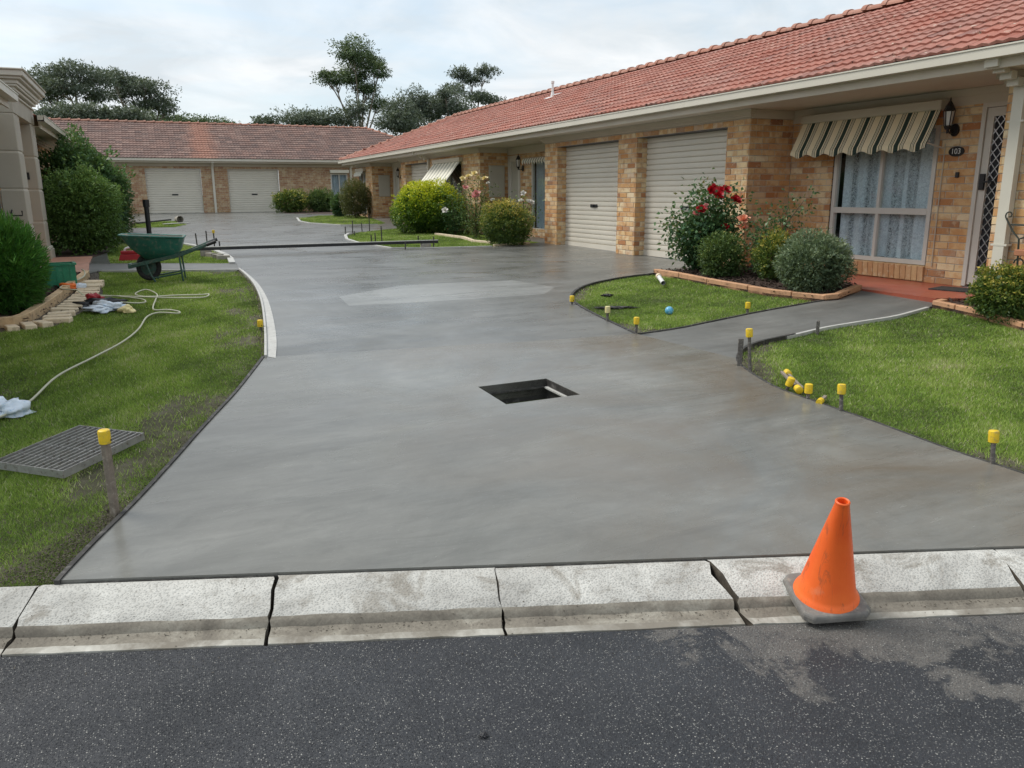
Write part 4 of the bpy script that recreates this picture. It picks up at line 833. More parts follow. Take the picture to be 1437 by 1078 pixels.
# portico
PX0, PX1 = -1.97, -1.65
for (ya, yb) in ((14.4, 14.95), (16.4, 16.95)):
    prt = None; zs = [.50, .72, 1.20, 1.745, 2.295, 2.85]
    for k in range(5):
        mb = MB(); e = .05 if k == 0 else 0; mb.box((PX0-e, ya-e, zs[k]+(.0 if k == 0 else .012)), (PX1+e, yb+e, zs[k+1]-(.0 if k == 0 else .012)))
        if k == 0:
            mb2 = MB(); mb2.box((PX0+.015, ya+.015, .72), (PX1-.015, yb-.015, 2.85)); prt = mb2.build('pillar', 'dark_metal' if 0 else 'soffit', LH)
        mb.build('pillar_block', 'render', prt, bevel=.012)
    mb = MB(); mb.box((PX0-.03, ya-.03, .72), (PX1+.03, yb+.03, .765)); mb.build('pillar_base', 'render_pale', prt, bevel=.01)
mb = MB(); mb.box((PX0, 14.4, 2.852), (PX1+.004, 16.95, 3.17)); mb.box((-5, 14.4, 2.852), (PX0, 14.72, 3.17)); mb.box((-5, 16.63, 2.852), (PX0, 16.95, 3.17)); mb.build('entablature', 'render', LH, bevel=.006)
mb = MB()
for p, a, b in ((.035, 3.10, 3.13), (.06, 3.17, 3.215), (.10, 3.215, 3.25), (.12, 3.25, 3.31), (.17, 3.31, 3.35), (.21, 3.35, 3.43), (.235, 3.43, 3.455)): mb.box((-5, 14.4-p, a), (PX1+p, 16.95+p, b))
mb.build('cornice', 'cornice', LH, bevel=.008)
mb = MB(); mb.tube([(PX1-.2, 14.38, 1.44), (PX1-.2, 14.30, 1.40), (PX1-.2, 14.30, 1.36), (PX1-.06, 14.30, 1.36), (PX1-.06, 14.30, 1.43)], .011, 6); mb.build('hook', 'black_plastic', LH)
mb = MB(); mb.obox((PX1-.15, 16.385, 1.98), (.03, 0, 0), (0, .012, 0), (0, 0, .06)); mb.build('portico_plaque', 'black_plastic', LH, bevel=.006)
# ------------------------------------------------------------------ vegetation helpers
def lumps(dirs, r_, amp, k=5):
    f = np.ones(len(dirs))
    for i in range(k):
        kv = r_.normal(size=3)*(2.2+i*1.3); f += amp/(1+.35*i)*np.cos(dirs@kv+r_.uniform(0, 6.28))
    return f
def leaf_quads(P, N, L, Wd, r_, droop=.0, spread=.8):
    """one small folded diamond per leaf: positions, outward directions, length, width"""
    n = len(P); d = N+r_.normal(size=(n, 3))*spread; d[:, 2] -= droop; d /= np.linalg.norm(d, axis=1)[:, None]
    s = np.cross(d, r_.normal(size=(n, 3))); s /= np.linalg.norm(s, axis=1)[:, None]+1e-9; up = np.cross(s, d)
    L = L*r_.uniform(.65, 1.25, n)[:, None]; W_ = Wd*r_.uniform(.7, 1.2, n)[:, None]
    V = np.stack([P, P+d*L*.45+s*W_*.5+up*W_*.18, P+d*L-up*L*.10, P+d*L*.45-s*W_*.5+up*W_*.18], 1); return V.reshape(-1, 3)
def leaves(name, V, rnd, mat, parent): return np_mesh(name, V, np.arange(len(V)), 4, mat, np.repeat(rnd, 4), parent)
def shrub_points(r_, n, rx, ry, rz, amp=.10, fill=.35, low=-.55):
    d = r_.normal(size=(int(n*1.6), 3)); d /= np.linalg.norm(d, axis=1)[:, None]; d = d[d[:, 2] > low][:n]
    lob = r_.normal(size=(9, 3)); lob /= np.linalg.norm(lob, axis=1)[:, None]; f = lumps(d, r_, amp*.8)-amp*.5+amp*1.5*np.exp(-(1-(d@lob.T).max(1))/.10); rad = np.where(r_.random(len(d)) < fill, r_.uniform(.45, .9, len(d)), r_.uniform(.86, 1.04, len(d)))*f
    return d*rad[:, None]*np.array([rx, ry, rz]), d, rad
SHRUBS = {}
def shrub(name, x, y, rx, ry, h, mat, label, n=3500, L=.035, W=.018, amp=.10, cat='shrub', seed=1, top_bright=.3, droop=0, spread=.8, stems=4, stem_h=.3, base=None, group=None, fill=.3, sprig=.16):
    z0 = G(x, y)+(base or 0); e = empty(name, (x, y, z0), 0, label, cat, group); r_ = np.random.default_rng(seed); rz = h*.56; zc = h*.47
    P, d, rad = shrub_points(r_, n, rx, ry, rz, amp, fill, -.8); kp_ = lumps(d*3.4, r_, .55, 5) > (.62 if amp > .065 else .3); P, d, rad = P[kp_], d[kp_], rad[kp_]; P[:, 2] += zc; P[:, 2] = np.maximum(P[:, 2], .01+.02*r_.random(len(P)))
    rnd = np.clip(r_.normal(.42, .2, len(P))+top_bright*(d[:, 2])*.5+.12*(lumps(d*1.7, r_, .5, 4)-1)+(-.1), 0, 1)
    Q = [leaf_quads(P, d, L, W, r_, droop, spread)]; RN = [rnd]
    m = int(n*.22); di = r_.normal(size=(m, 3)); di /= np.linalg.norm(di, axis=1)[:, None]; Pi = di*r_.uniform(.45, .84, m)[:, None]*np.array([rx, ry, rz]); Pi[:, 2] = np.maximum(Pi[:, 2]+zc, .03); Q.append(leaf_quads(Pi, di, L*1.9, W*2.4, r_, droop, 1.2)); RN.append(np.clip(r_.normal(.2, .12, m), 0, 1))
    ks = 26; m = 14; ds = r_.normal(size=(ks, 3)); ds[:, 2] = abs(ds[:, 2])*.9+.1; ds /= np.linalg.norm(ds, axis=1)[:, None]; tt_ = np.linspace(.9, 1.0, m); out = r_.uniform(1.05, 1.05+sprig, ks)
    Ps = (ds[:, None, :]*(.88+(out[:, None]-.88)*np.linspace(0, 1, m)[None])[:, :, None]).reshape(-1, 3)*np.array([rx, ry, rz])+r_.normal(size=(ks*m, 3))*L*.35; Ps[:, 2] = np.maximum(Ps[:, 2]+zc, .03); dd = np.repeat(ds, m, 0); Q.append(leaf_quads(Ps, dd, L*1.1, W*1.1, r_, droop, .8)); RN.append(np.clip(r_.normal(.62, .18, ks*m), 0, 1))
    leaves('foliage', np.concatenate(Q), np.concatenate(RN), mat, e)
    mb = MB(); q = random.Random(seed)
    for i in range(stems):
        a = q.uniform(0, 6.28); b = q.uniform(.3, .75); mb.tube([(.04*math.cos(a), .04*math.sin(a), -.03), (rx*b*.4*math.cos(a), ry*b*.4*math.sin(a), h*.35), (rx*b*math.cos(a+.3), ry*b*math.sin(a+.3), h*.75)], [.014, .010, .004], 5)
    mb.build('stem', 'stem', e); return e
def flower(parent, p, r, mat, d=(0, -.4, .8), seed=0):
    """cupped rose: three whorls of curved petals"""
    q = random.Random(seed); D = Vector(d).normalized(); A = D.orthogonal().normalized(); B = D.cross(A); p = Vector(p); mb = MB()
    for ring, (n_, op, sz) in enumerate(((5, .92, 1.0), (5, .62, .85), (4, .36, .7), (3, .16, .5))):
        for k in range(n_):
            a = 2*math.pi*(k/n_)+ring*.7+q.uniform(-.15, .15); rd = A*math.cos(a)+B*math.sin(a); td = D.cross(rd); w = r*sz*.78; op2 = op*q.uniform(.85, 1.1)
            rows = []
            for j, (f, ww) in enumerate(((0, .25), (.45, .85), (.85, 1.0), (1.08, .6))):
                c = p+rd*r*(.12+op2*f*(.75+.25*f))+D*r*(f*(1.05-.75*op2)); cu_ = .16*w*(1 if j else .3)
                rows.append([c-td*w*ww*.5+D*cu_*.6-rd*cu_*.4, c, c+td*w*ww*.5+D*cu_*.6-rd*cu_*.4])
            mb.add([v for rw in rows for v in rw], [(j*3+i, j*3+i+1, (j+1)*3+i+1, (j+1)*3+i) for j in range(3) for i in range(2)])
    return mb.build('flower', mat, parent, smooth=True)
def rose(name, x, y, canes, label, flowers, mat='leaf_rose', seed=1, L=.045, W=.028, per=110, spr=.14, cat='rose bush', trunk=.016, base=0):
    """canes: list of 3-point paths relative to the base; leaves cluster along the upper canes"""
    z0 = G(x, y)+base; e = empty(name, (x, y, z0), 0, label, cat); r_ = np.random.default_rng(seed); mb = MB(); PP, DD = [], []
    for c in canes:
        pth = catmull([Vector(v) for v in c], 5); mb.tube(pth, [max(.003, trunk*(1-.75*i/len(pth))) for i in range(len(pth))], 6)
        m = per; t = r_.uniform(.18, 1.04, m); idx = np.clip((t*(len(pth)-1)), 0, len(pth)-1.001); A = np.array([tuple(v) for v in pth]); i0 = idx.astype(int); f = (idx-i0)[:, None]; q = A[i0]*(1-f)+A[np.minimum(i0+1, len(A)-1)]*f
        off = r_.normal(size=(m, 3))*np.array([spr, spr, spr*.8])*(.55+.6*t)[:, None]; PP.append(q+off); DD.append(off/(np.linalg.norm(off, axis=1)[:, None]+1e-6))
    mb.build('stem', 'stem', e); P = np.concatenate(PP); D = np.concatenate(DD); P[:, 2] = np.maximum(P[:, 2], .02)
    leaves('foliage', leaf_quads(P, D, L, W, r_, .25, .9), np.clip(r_.normal(.5, .22, len(P))+.15*D[:, 2], 0, 1), mat, e)
    for i, (p, r, m_) in enumerate(flowers): flower(e, p, r, m_, (random.uniform(-.5, .1), random.uniform(-.9, -.3), random.uniform(.3, .9)), i+seed)
    return e
def gum(name, base, Y, clumps, label, mat='leaf_gum', trunk=.22, seed=1, dens=480, L=.21, W=.085, limbs=True, amp=.24, cat='tree', group=None, depth=1.):
    """base (x, z of ground); clumps: x, z, rx, rz"""
    bx, bz = base; e = empty(name, (bx, Y, bz), 0, label, cat, group); r_ = np.random.default_rng(seed); PP, DD, RR = [], [], []; mb = MB(); q = random.Random(seed)
    zs = [c[1] for c in clumps]; cx = sum(c[0]*c[2] for c in clumps)/sum(c[2] for c in clumps); zlow = min(zs)
    fork = Vector(((bx*.55+cx*.45)-bx, 0, (bz*.45+zlow*.55)-bz)); mb.tube(catmull([(0, 0, -.2), (fork.x*.35+.1, 0, fork.z*.5), tuple(fork)], 5), [trunk*(1-.03*i) for i in range(11)], 8)
    for (x, z, rx, rz) in clumps:
        ry = rx*depth*q.uniform(.8, 1.1); oy = q.uniform(-.8, .8)*rx*depth; c = np.array([x-bx, oy, z-bz]); m = int(dens*(rx*rz*4+rx*ry*2)); d = r_.normal(size=(m, 3)); d /= np.linalg.norm(d, axis=1)[:, None]
        f = lumps(d, r_, amp, 7); rad = np.where(r_.random(m) < .5, r_.uniform(.3, .9, m), r_.uniform(.82, 1.15, m))*f; p = d*rad[:, None]*np.array([rx, ry, rz]); 
        low = p[:, 2] < -.45*rz; keep = ~(low & (r_.random(m) < .55)) & (lumps(d*3.1, r_, .55, 5) > .72); p, d2 = p[keep], d[keep]
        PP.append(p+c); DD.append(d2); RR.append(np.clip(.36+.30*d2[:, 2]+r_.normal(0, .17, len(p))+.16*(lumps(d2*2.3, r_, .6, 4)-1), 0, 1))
        tip = Vector(c)+Vector((0, 0, rz*.2)); mid = fork.lerp(tip, .55)+Vector((q.uniform(-.25, .25), 0, -.12*rz))
        mb.tube(catmull([tuple(fork), tuple(mid), tuple(tip)], 4), [max(.02, trunk*.55*(1-.10*i)) for i in range(9)], 6)
        for _ in range(4):
            a = d[q.randrange(len(d))]; mb.tube([tuple(mid.lerp(tip, .5)), tuple(Vector(c)+Vector(a*np.array([rx, ry, rz])*.75))], [.035, .012], 5)
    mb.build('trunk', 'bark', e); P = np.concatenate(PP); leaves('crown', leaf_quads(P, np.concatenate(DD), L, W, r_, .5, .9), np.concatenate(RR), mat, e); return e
# ------------------------------------------------------------------ gum trees beyond the far villa
gz = 1.1
gum('gum_tree', (-3.6, gz), 66, [(-5.2, 9.38, 1.27, .63), (-3.76, 9.8, 1.48, .62), (-2.39, 9.51, 1.2, .65), (-4.12, 8.75, 1.78, .55), (-2.39, 8.4, 1.0, .40), (-5.57, 8.44, .98, .68)], 'broad flat-topped gum tree at the left behind the portico', seed=3)
gum('gum_tree', (.3, gz), 70, [(-1.37, 10.2, .96, .53), (-.34, 9.95, 1.4, .66), (.93, 9.44, 1.4, .72), (1.89, 8.56, .98, .71), (-.92, 9.06, .9, .42), (.81, 8.35, 1.2, .48), (2.29, 8.0, .55, .55)], 'domed gum tree right of the broad flat-topped gum', seed=4)
gum('thicket_tree', (-2.5, gz), 60, [(-4.69, 6.6, 1.2, .65), (-3.29, 6.65, 1.2, .6), (-1.67, 6.6, 1.4, .55), (-.21, 6.6, 1.25, .55)], 'low dark thicket tree under the left gums', seed=5, trunk=.15, dens=700)
gum('thicket_tree', (4.0, gz), 75, [(1.32, 7.7, 1.2, .5), (3.21, 7.55, 1.6, .5), (5.43, 7.5, 1.5, .45), (6.85, 7.4, .9, .4)], 'low olive green treetops just above the far ridge left of centre', 'leaf_gum_light', seed=6, trunk=.15)
gum('gum_tree', (17.9, gz), 72, [(17.25, 13.26, 1.45, 1.15), (18.84, 12.89, 1.45, 1.1), (15.68, 11.23, 1.15, .75), (17.66, 11.56, 1.5, .85), (19.55, 11.89, .82, .8), (18.6, 10.5, 1.0, .45), (19.56, 9.31, 1.1, .6), (14.9, 11.5, .45, .4)], 'tallest gum tree with an open crown above the far roof', 'leaf_gum_light', trunk=.2, seed=7, dens=520)
gum('gum_tree', (15.9, gz), 66, [(16.35, 8.29, 1.0, .6), (15.45, 7.4, 1.1, .7)], 'small gum at the foot of the tallest gum tree', seed=8, trunk=.14)
gum('gum_tree', (11.8, gz), 68, [(9.25, 7.15, 1.2, .5), (11.9, 7.4, 1.7, .6), (13.89, 7.55, 1.4, .65), (12.9, 7.0, 1.5, .6)], 'low rounded gum treetops above the far ridge left of the tallest gum', seed=9, trunk=.16)
gum('gum_tree', (19.0, gz), 64, [(18.97, 7.95, 1.23, 1.0), (18.24, 7.05, 1.4, .8), (19.81, 6.95, 1.4, .8)], 'dense dark gum right of the tallest gum behind the roof valley', seed=10, trunk=.2, dens=640)
gum('gum_tree', (22.7, gz), 68, [(22.18, 9.25, 1.4, .82), (23.03, 8.37, 1.3, .95), (21.6, 8.2, .9, .6)], 'round-topped dark gum in the middle of the right-hand clump', seed=12, trunk=.2, dens=600)
gum('gum_tree', (24.2, gz), 66, [(23.74, 8.78, 1.3, 1.1), (24.8, 8.14, 1.05, 1.0), (23.39, 9.66, .59, .41)], 'dark gum at the right of the clump leaning over the red roof', seed=13, trunk=.18, dens=600)
gum('gum_tree', (28.9, gz), 74, [(28.1, 12.47, .93, .68), (30.54, 12.84, 1.0, .62), (29.37, 12.1, .95, .45), (27.08, 11.0, .93, .5), (29.49, 10.39, 1.4, .5), (31.23, 10.14, .82, .41)], 'slender gum with bare stems and tufted tops at the right', seed=14, trunk=.13, dens=560)
# ------------------------------------------------------------------ shrubs
shrub('conifer_shrub', -1.46, 10.0, .40, .48, .96, 'leaf_thuja', 'bright green feathery conifer shrub at the left frame edge', 15000, .075, .010, .06, seed=21, top_bright=.5, droop=-.5, spread=.4, cat='shrub')
shrub('tall_shrub', -1.25, 20.6, .95, 1.2, 2.2, 'leaf_dark', 'tall dark glossy shrub behind the portico pillars', 15000, .085, .045, .14, seed=22, top_bright=.5)
shrub('round_shrub', -1.12, 17.9, .72, .72, 1.62, 'leaf_mid', 'rounded mid-green shrub beside the terracotta porch', 13000, .06, .026, .10, seed=23, top_bright=.45)
shrub('olive_shrub', -.85, 25.5, .48, .6, 1.15, 'leaf_olive', 'small olive-brown shrub right of the tall dark shrub', 5000, .06, .026, .16, seed=24)
shrub('far_shrub', 6.05, 38.2, .85, .5, .98, 'leaf_gold', 'olive green shrub beside the right far garage door', 4000, .08, .04, .12, seed=25)
shrub('far_shrub', 7.45, 38.4, .75, .5, .98, 'leaf_box', 'darker shrub under the far villa wall left of the window', 4000, .08, .04, .12, seed=26)
shrub('far_shrub', 7.2, 33.2, .34, .34, .8, 'leaf_dark', 'small dark green shrub in front of the clipped dome shrub', 2500, .07, .035, .1, seed=27)
shrub('dome_shrub', 7.5, 31.6, .60, .60, 1.42, 'leaf_olive', 'clipped brownish-green dome shrub at the far end window', 8000, .055, .022, .06, seed=28, top_bright=.3, sprig=.06)
shrub('yellow_bush', 7.0, 21.3, .98, .95, 1.32, 'leaf_yellow', 'large clipped yellow-green bush below the striped drop awning', 21000, .06, .026, .07, seed=29, top_bright=1.15, sprig=.10)
shrub('golden_bush', 7.05, 16.1, .52, .5, .90, 'leaf_gold', 'golden leaved bush left of the garage doors', 9500, .042, .020, .10, seed=30, top_bright=1.1)
shrub('box_shrub', 6.92, 8.62, .30, .30, .56, 'leaf_box', 'small round olive-green box shrub under the red roses', 5500, .032, .017, .10, seed=31, top_bright=.35)
shrub('golden_shrub', 7.28, 8.0, .27, .30, .60, 'leaf_gold', 'yellow-tipped shrub behind the grey-green ball shrub', 4200, .036, .015, .14, seed=32, top_bright=.8, droop=-.3)
shrub('ball_shrub', 7.1, 7.2, .42, .40, .66, 'leaf_grey', 'grey-green ball shrub at the corner of the rose bed', 11500, .042, .014, .10, seed=33, top_bright=.5, droop=-.2)
shrub('corner_shrub', 7.42, 5.02, .30, .34, .52, 'leaf_gold', 'green shrub with golden tips at the right frame edge', 7500, .032, .014, .09, seed=34, top_bright=.8)
# ------------------------------------------------------------------ roses
cn = lambda a: [((0, 0, 0), (x*.35, y*.35, z*.5), (x, y, z)) for x, y, z in a]
rose('rose_bush', 7.2, 9.35, cn([(-.45, .1, .72), (-.40, .05, .45), (-.20, -.1, 1.0), (.0, 0, 1.12), (.28, -.1, .95), (.15, .1, .75), (.05, -.2, .6), (-.1, 0, .45), (.2, -.2, .7), (-.25, -.2, .75)]), 'red rose bush with dark leaves in front of the roller door',
     [((-.02, -.12, 1.13), .078, 'petal_red'), ((.07, -.16, 1.09), .088, 'petal_red'), ((.0, -.22, 1.05), .075, 'petal_red'), ((.38, -.12, .98), .08, 'petal_red'), ((-.26, -.2, .85), .078, 'petal_red'), ((-.20, -.22, .91), .045, 'petal_pink'), ((.09, -.28, .62), .062, 'petal_red'), ((.36, -.3, .62), .055, 'petal_red'), ((.22, -.50, .72), .085, 'petal_peach'), ((.20, -.52, .62), .07, 'petal_peach'), ((.06, -.28, .46), .055, 'petal_red'), ((-.08, -.16, 1.12), .065, 'petal_red'), ((.15, -.18, 1.12), .07, 'petal_red'), ((.30, -.2, 1.0), .055, 'petal_red'), ((-.33, -.15, .80), .055, 'petal_pink')], seed=41, per=820, spr=.12, L=.062, W=.042)
rose('rose_bush', 7.45, 8.45, cn([(-.1, .1, .7), (.05, 0, .62), (.25, -.15, .92), (.35, -.3, .98), (.1, -.2, .75), (-.15, -.1, .55), (.0, -.2, .5)]), 'flowerless leggy rose bush between the box shrub and golden shrub', [], seed=42, per=230, spr=.10, L=.05, W=.03)
rose('rose_bush', 7.6, 16.35, cn([(0, 0, 1.05), (.15, -.1, .9), (-.15, .1, .85), (.1, .1, .7), (-.1, -.1, .6), (.2, .0, .55)]), 'white rose bush against the brick pier left of the roller doors', [((-.05, -.1, 1.08), .06, 'petal_white'), ((-.12, -.12, .92), .055, 'petal_white'), ((.05, -.15, .9), .065, 'petal_white'), ((.12, -.16, .89), .06, 'petal_white'), ((.18, -.12, .55), .05, 'petal_cream')], 'leaf_mid', seed=43, per=150, spr=.11, L=.05)
rose('rose_bush', 7.35, 18.6, cn([(-.2, 0, 1.3), (.1, 0, 1.38), (.3, 0, 1.2), (-.3, 0, .9), (.2, 0, .8), (0, 0, 1.0), (.45, 0, .9), (-.1, -.2, .6), (.35, 0, .5)]), 'cream and pink rose bush right of the yellow-green bush', [((-.35, -.1, 1.40), .075, 'petal_cream'), ((-.2, -.1, 1.45), .08, 'petal_cream'), ((-.05, -.1, 1.52), .08, 'petal_cream'), ((.05, -.1, 1.42), .07, 'petal_cream'), ((.22, -.1, 1.40), .08, 'petal_cream'), ((.3, -.1, 1.3), .05, 'petal_white'), ((-.3, -.12, 1.2), .075, 'petal_pink'), ((-.02, -.15, 1.05), .10, 'petal_pink'), ((-.08, -.15, .98), .08, 'petal_pink'), ((.42, -.1, .9), .06, 'petal_white'), ((.15, -.15, .75), .05, 'petal_cream')], 'leaf_box', seed=44, per=230, spr=.15, L=.055, W=.03)
rose('rose_bush', 7.45, 20.3, cn([(-.1, 0, .95), (.1, 0, 1.05), (-.25, 0, .7), (.25, 0, .8), (0, 0, .6), (-.15, -.2, .5), (.2, -.1, .45)]), 'dark rose bush with one white bloom tucked behind the yellow-green bush', [((-.38, -.3, .62), .085, 'petal_white')], 'leaf_dark', seed=45, per=260, spr=.16, L=.06, W=.035)
# ------------------------------------------------------------------ grass
def grass(name, P_, label, dens, hmin=.018, hmax=.042, seed=1, bare=.75, edge=None, cut=None, mud=.30):
    r_ = np.random.default_rng(seed); A = np.array(P_); lo, hi = A.min(0), A.max(0); 
    if cut: lo = np.maximum(lo, cut[0]); hi = np.minimum(hi, cut[1])
    area = (hi-lo).prod(); n = int(area*dens); X = r_.uniform(lo[0], hi[0], n); Y = r_.uniform(lo[1], hi[1], n); m = inpoly_v(X, Y, P_)
    # keep only what the place shows from about here, thinner and wider blades far away
    D = np.hypot(X, Y); ang = np.arctan2(X, Y)-HEADING; m &= (abs(ang) < R(42)); m &= r_.random(n) < np.clip((5.0/D)**1.5, .05, 1)
    def nz(sc, s0):
        q = np.random.default_rng(s0); f = np.zeros(n)
        for k in range(6): a = q.uniform(0, 6.28); fr_ = sc*(1.6**(k*.6)); f += np.sin((X*math.cos(a)+Y*math.sin(a))*fr_+q.uniform(0, 6.28))/(1+.4*k)
        return f/3
    patch = nz(2.2, seed+5); fine = nz(9, seed+9)
    if edge is not None:
        E = np.array(edge); de = np.full(n, 9.)
        for i in range(len(E)-1):
            a, b = E[i], E[i+1]; ab = b-a; t = np.clip(((X-a[0])*ab[0]+(Y-a[1])*ab[1])/(ab@ab+1e-9), 0, 1); de = np.minimum(de, np.hypot(X-a[0]-t*ab[0], Y-a[1]-t*ab[1]))
        bald = np.clip((mud+.28*patch-de)/.22, 0, .95)*np.clip(.65+.8*patch+.6*fine, 0, 1); m &= r_.random(n) > bald
        m &= ~((de < .035) & (r_.random(n) < .7))
    m &= r_.random(n) > bare*np.clip(-.15-patch*.5+fine*.55, 0, .9)
    X, Y, D, patch, fine = X[m], Y[m], D[m], patch[m], fine[m]; k = len(X); w = np.clip(.0009*D**.95, .0032, .017)*r_.uniform(.7, 1.3, k); h = r_.uniform(hmin, hmax, k)*(1+.35*patch+.2*fine)
    th = r_.uniform(0, 6.28, k); lean = r_.uniform(.2, 1.1, k)*h; la = r_.uniform(0, 6.28, k); Z = Gv(X, Y)-.022
    V = np.stack([np.stack([X-np.cos(th)*w/2, Y-np.sin(th)*w/2, Z], 1), np.stack([X+np.cos(th)*w/2, Y+np.sin(th)*w/2, Z], 1), np.stack([X+np.cos(la)*lean, Y+np.sin(la)*lean, Z+h], 1)], 1).reshape(-1, 3)
    rnd = np.clip(r_.normal(.40, .17, k)+.34*patch+.22*fine+(r_.random(k) < .06)*.5, 0, 1)
    return tag(np_mesh(name, V, np.arange(len(V)), 3, 'grass', np.repeat(rnd, 3)), label, 'grass', kind='stuff')
grass('lawn_grass', LAWN_L, 'patchy mown grass left of the fresh driveway', 36000, seed=51, edge=DRIVE_L+EDGE_OUT, cut=((-4.2, 3.0), (1.4, 14.2)), hmin=.010, hmax=.030, mud=.50)
grass('lawn_grass', LAWN_R, 'mown grass of the right front lawn', 36000, seed=52, edge=R_EDGE, cut=((3.9, .5), (7.6, 6.3)), hmin=.010, hmax=.030)
grass('lawn_grass', ISLAND, 'mown grass of the leaf-shaped lawn island', 36000, seed=53, edge=ISL_A+ISL_B[::-1], hmin=.010, hmax=.028, mud=.2)
grass('lawn_grass', LAWN_2, 'grass strip beyond the side path', 30000, seed=54)
grass('lawn_grass', LAWN_3, 'far left grass strip near the far garages', 30000, seed=55)
grass('lawn_grass', LAWN_4, 'grass around the yellow-green bush', 30000, seed=56)
grass('lawn_grass', LAWN_5, 'far right grass patch before the clipped dome shrub', 30000, seed=57)
# ------------------------------------------------------------------ formwork and edging
def ribbon(name, P_, w, h, mat, label, cat='form board', dz=0, parts=None, part_name='board', side=1, segl=None, gap=.006, jit=0):
    """board standing along a ground polyline; split into lengths when segl is given"""
    pts_ = [Vector((x, y, 0)) for x, y in P_]; c0 = pts_[0]; e = empty(name, (c0.x, c0.y, G(c0.x, c0.y)), 0, label, cat); runs = [[]]; acc = 0
    dense = []
    for i in range(len(pts_)-1):
        L = (pts_[i+1]-pts_[i]).length; k = max(1, int(L/.12))
        dense += [pts_[i].lerp(pts_[i+1], j/k) for j in range(k)]
    dense.append(pts_[-1])
    for i, p in enumerate(dense):
        runs[-1].append(p)
        if i: acc += (p-dense[i-1]).length
        if segl and acc > segl and i < len(dense)-2: runs.append([p]); acc = 0
    q = random.Random(len(P_))
    for rn in runs:
        if len(rn) < 2: continue
        rn = list(rn)
        if segl:
            rn[0] = rn[0].lerp(rn[1], min(.9, gap/max(1e-4, (rn[1]-rn[0]).length))); rn[-1] = rn[-1].lerp(rn[-2], min(.9, gap/max(1e-4, (rn[-1]-rn[-2]).length)))
        jz = q.uniform(-jit, jit); vs_ = []
        for i, p in enumerate(rn):
            d = (rn[min(i+1, len(rn)-1)]-rn[max(i-1, 0)]).normalized(); s_ = Vector((-d.y, d.x, 0))*side; zt = G(p.x, p.y)+dz+jz-e.location.z; b = p-Vector((c0.x, c0.y, 0))
            for off, z in ((0, zt), (w, zt), (w, zt-h), (0, zt-h)): v = b+s_*off; vs_.append((v.x, v.y, z))
        n_ = len(rn); mb = MB(); mb.add(vs_, [(i*4+j, i*4+(j+1) % 4, (i+1)*4+(j+1) % 4, (i+1)*4+j) for i in range(n_-1) for j in range(4)]+[(0, 1, 2, 3), tuple((n_-1)*4+j for j in (3, 2, 1, 0))]); mb.build(part_name, mat, e, bevel=.006 if segl and w > .05 else 0)
    return e
ribbon('form_board', DRIVE_L, .022, .10, 'form_dark', 'dark bent form board along the left front edge of the slab', dz=.020)
EDGE_IN = smooth2([(.86, 6.72), (1.0, 7.66), (1.19, 9.54), (1.275, 11.25), (1.28, 13.06)])
mb = MB(); V_ = []; k_ = min(len(EDGE_OUT), len(EDGE_IN))
for i in range(k_):
    (xa, ya), (xb, yb) = EDGE_OUT[i], EDGE_IN[i]; V_ += [(xa+.022, ya, G(xa, ya)+.014), (xb, yb, G(xb, yb)+.014), (xb, yb, G(xb, yb)-.05)]
mb.add(V_, [(i*3+j, (i+1)*3+j, (i+1)*3+j+1, i*3+j+1) for i in range(k_-1) for j in range(2)]); tag(mb.build('edge_band', 'form_pale'), 'pale curved edge band along the left side of the driveway', 'edge band')
ribbon('form_board', EDGE_OUT, .02, .10, 'form_pale', 'pale thin form board between the left lawn and the driveway', dz=.03, side=-1)
ribbon('form_board', R_EDGE[:33], .020, .10, 'form_dark', 'dark form board curving along the right front lawn', dz=.014, side=-1)
ribbon('form_board', R_EDGE[32:46], .028, .10, 'form_dark', 'dark form board rounding the lawn tip by the path', dz=.02, side=-1)
ribbon('form_board', R_EDGE[44:60], .035, .10, 'form_pale', 'pale timber form board along the path to the red porch', dz=.012, side=-1)
ribbon('form_board', ISL_A, .03, .09, 'form_dark', 'dark curved form board around the lawn island', dz=.012, side=-1)
ribbon('form_board', ISL_B, .02, .09, 'form_dark', 'dark form board between the lawn island and the path', dz=.012, side=1)
ribbon('form_board', [(1.29, 14.3), (1.34, 15.2), (1.33, 16.16), (1.24, 17.3), (1.1, 18.25), (.76, 19.6), (.2, 20.6)], .10, .10, 'form_pale', 'pale curved form strip edging the grass beyond the side path', dz=.03, side=1)
ribbon('form_board', [(-.7, 13.93), (.06, 13.62), (1.2, 13.17)], .05, .08, 'form_pale', 'pale form board along the near edge of the side path', dz=.02, side=-1)
ribbon('form_board', [(5.0, 21.9), (4.72, 21.1), (4.42, 19.6), (4.36, 17.96), (4.6, 16.32), (5.45, 15.97), (6.6, 15.8)], .07, .08, 'form_pale', 'pale form strip around the lawn below the yellow-green bush', dz=.02, side=-1)
ribbon('form_board', [(5.38, 32.4), (5.0, 29.6), (5.08, 28.2), (5.75, 26.36), (6.9, 26.2)], .07, .08, 'form_pale', 'pale form strip around the far right grass patch', dz=.02, side=-1)
ribbon('garden_edging', BED_E[:], .075, .16, 'edging', 'orange-brown edging blocks along the front of the rose bed', 'garden edging', dz=.07, segl=.62, part_name='edging_block', side=1, jit=.008)
ribbon('garden_edging', [(6.78, 6.66), (6.95, 6.62), (7.6, 6.9)], .075, .16, 'edging', 'orange-brown edging blocks between the path and the rose bed', 'garden edging', dz=.07, segl=.45, part_name='edging_block', side=1, jit=.006)
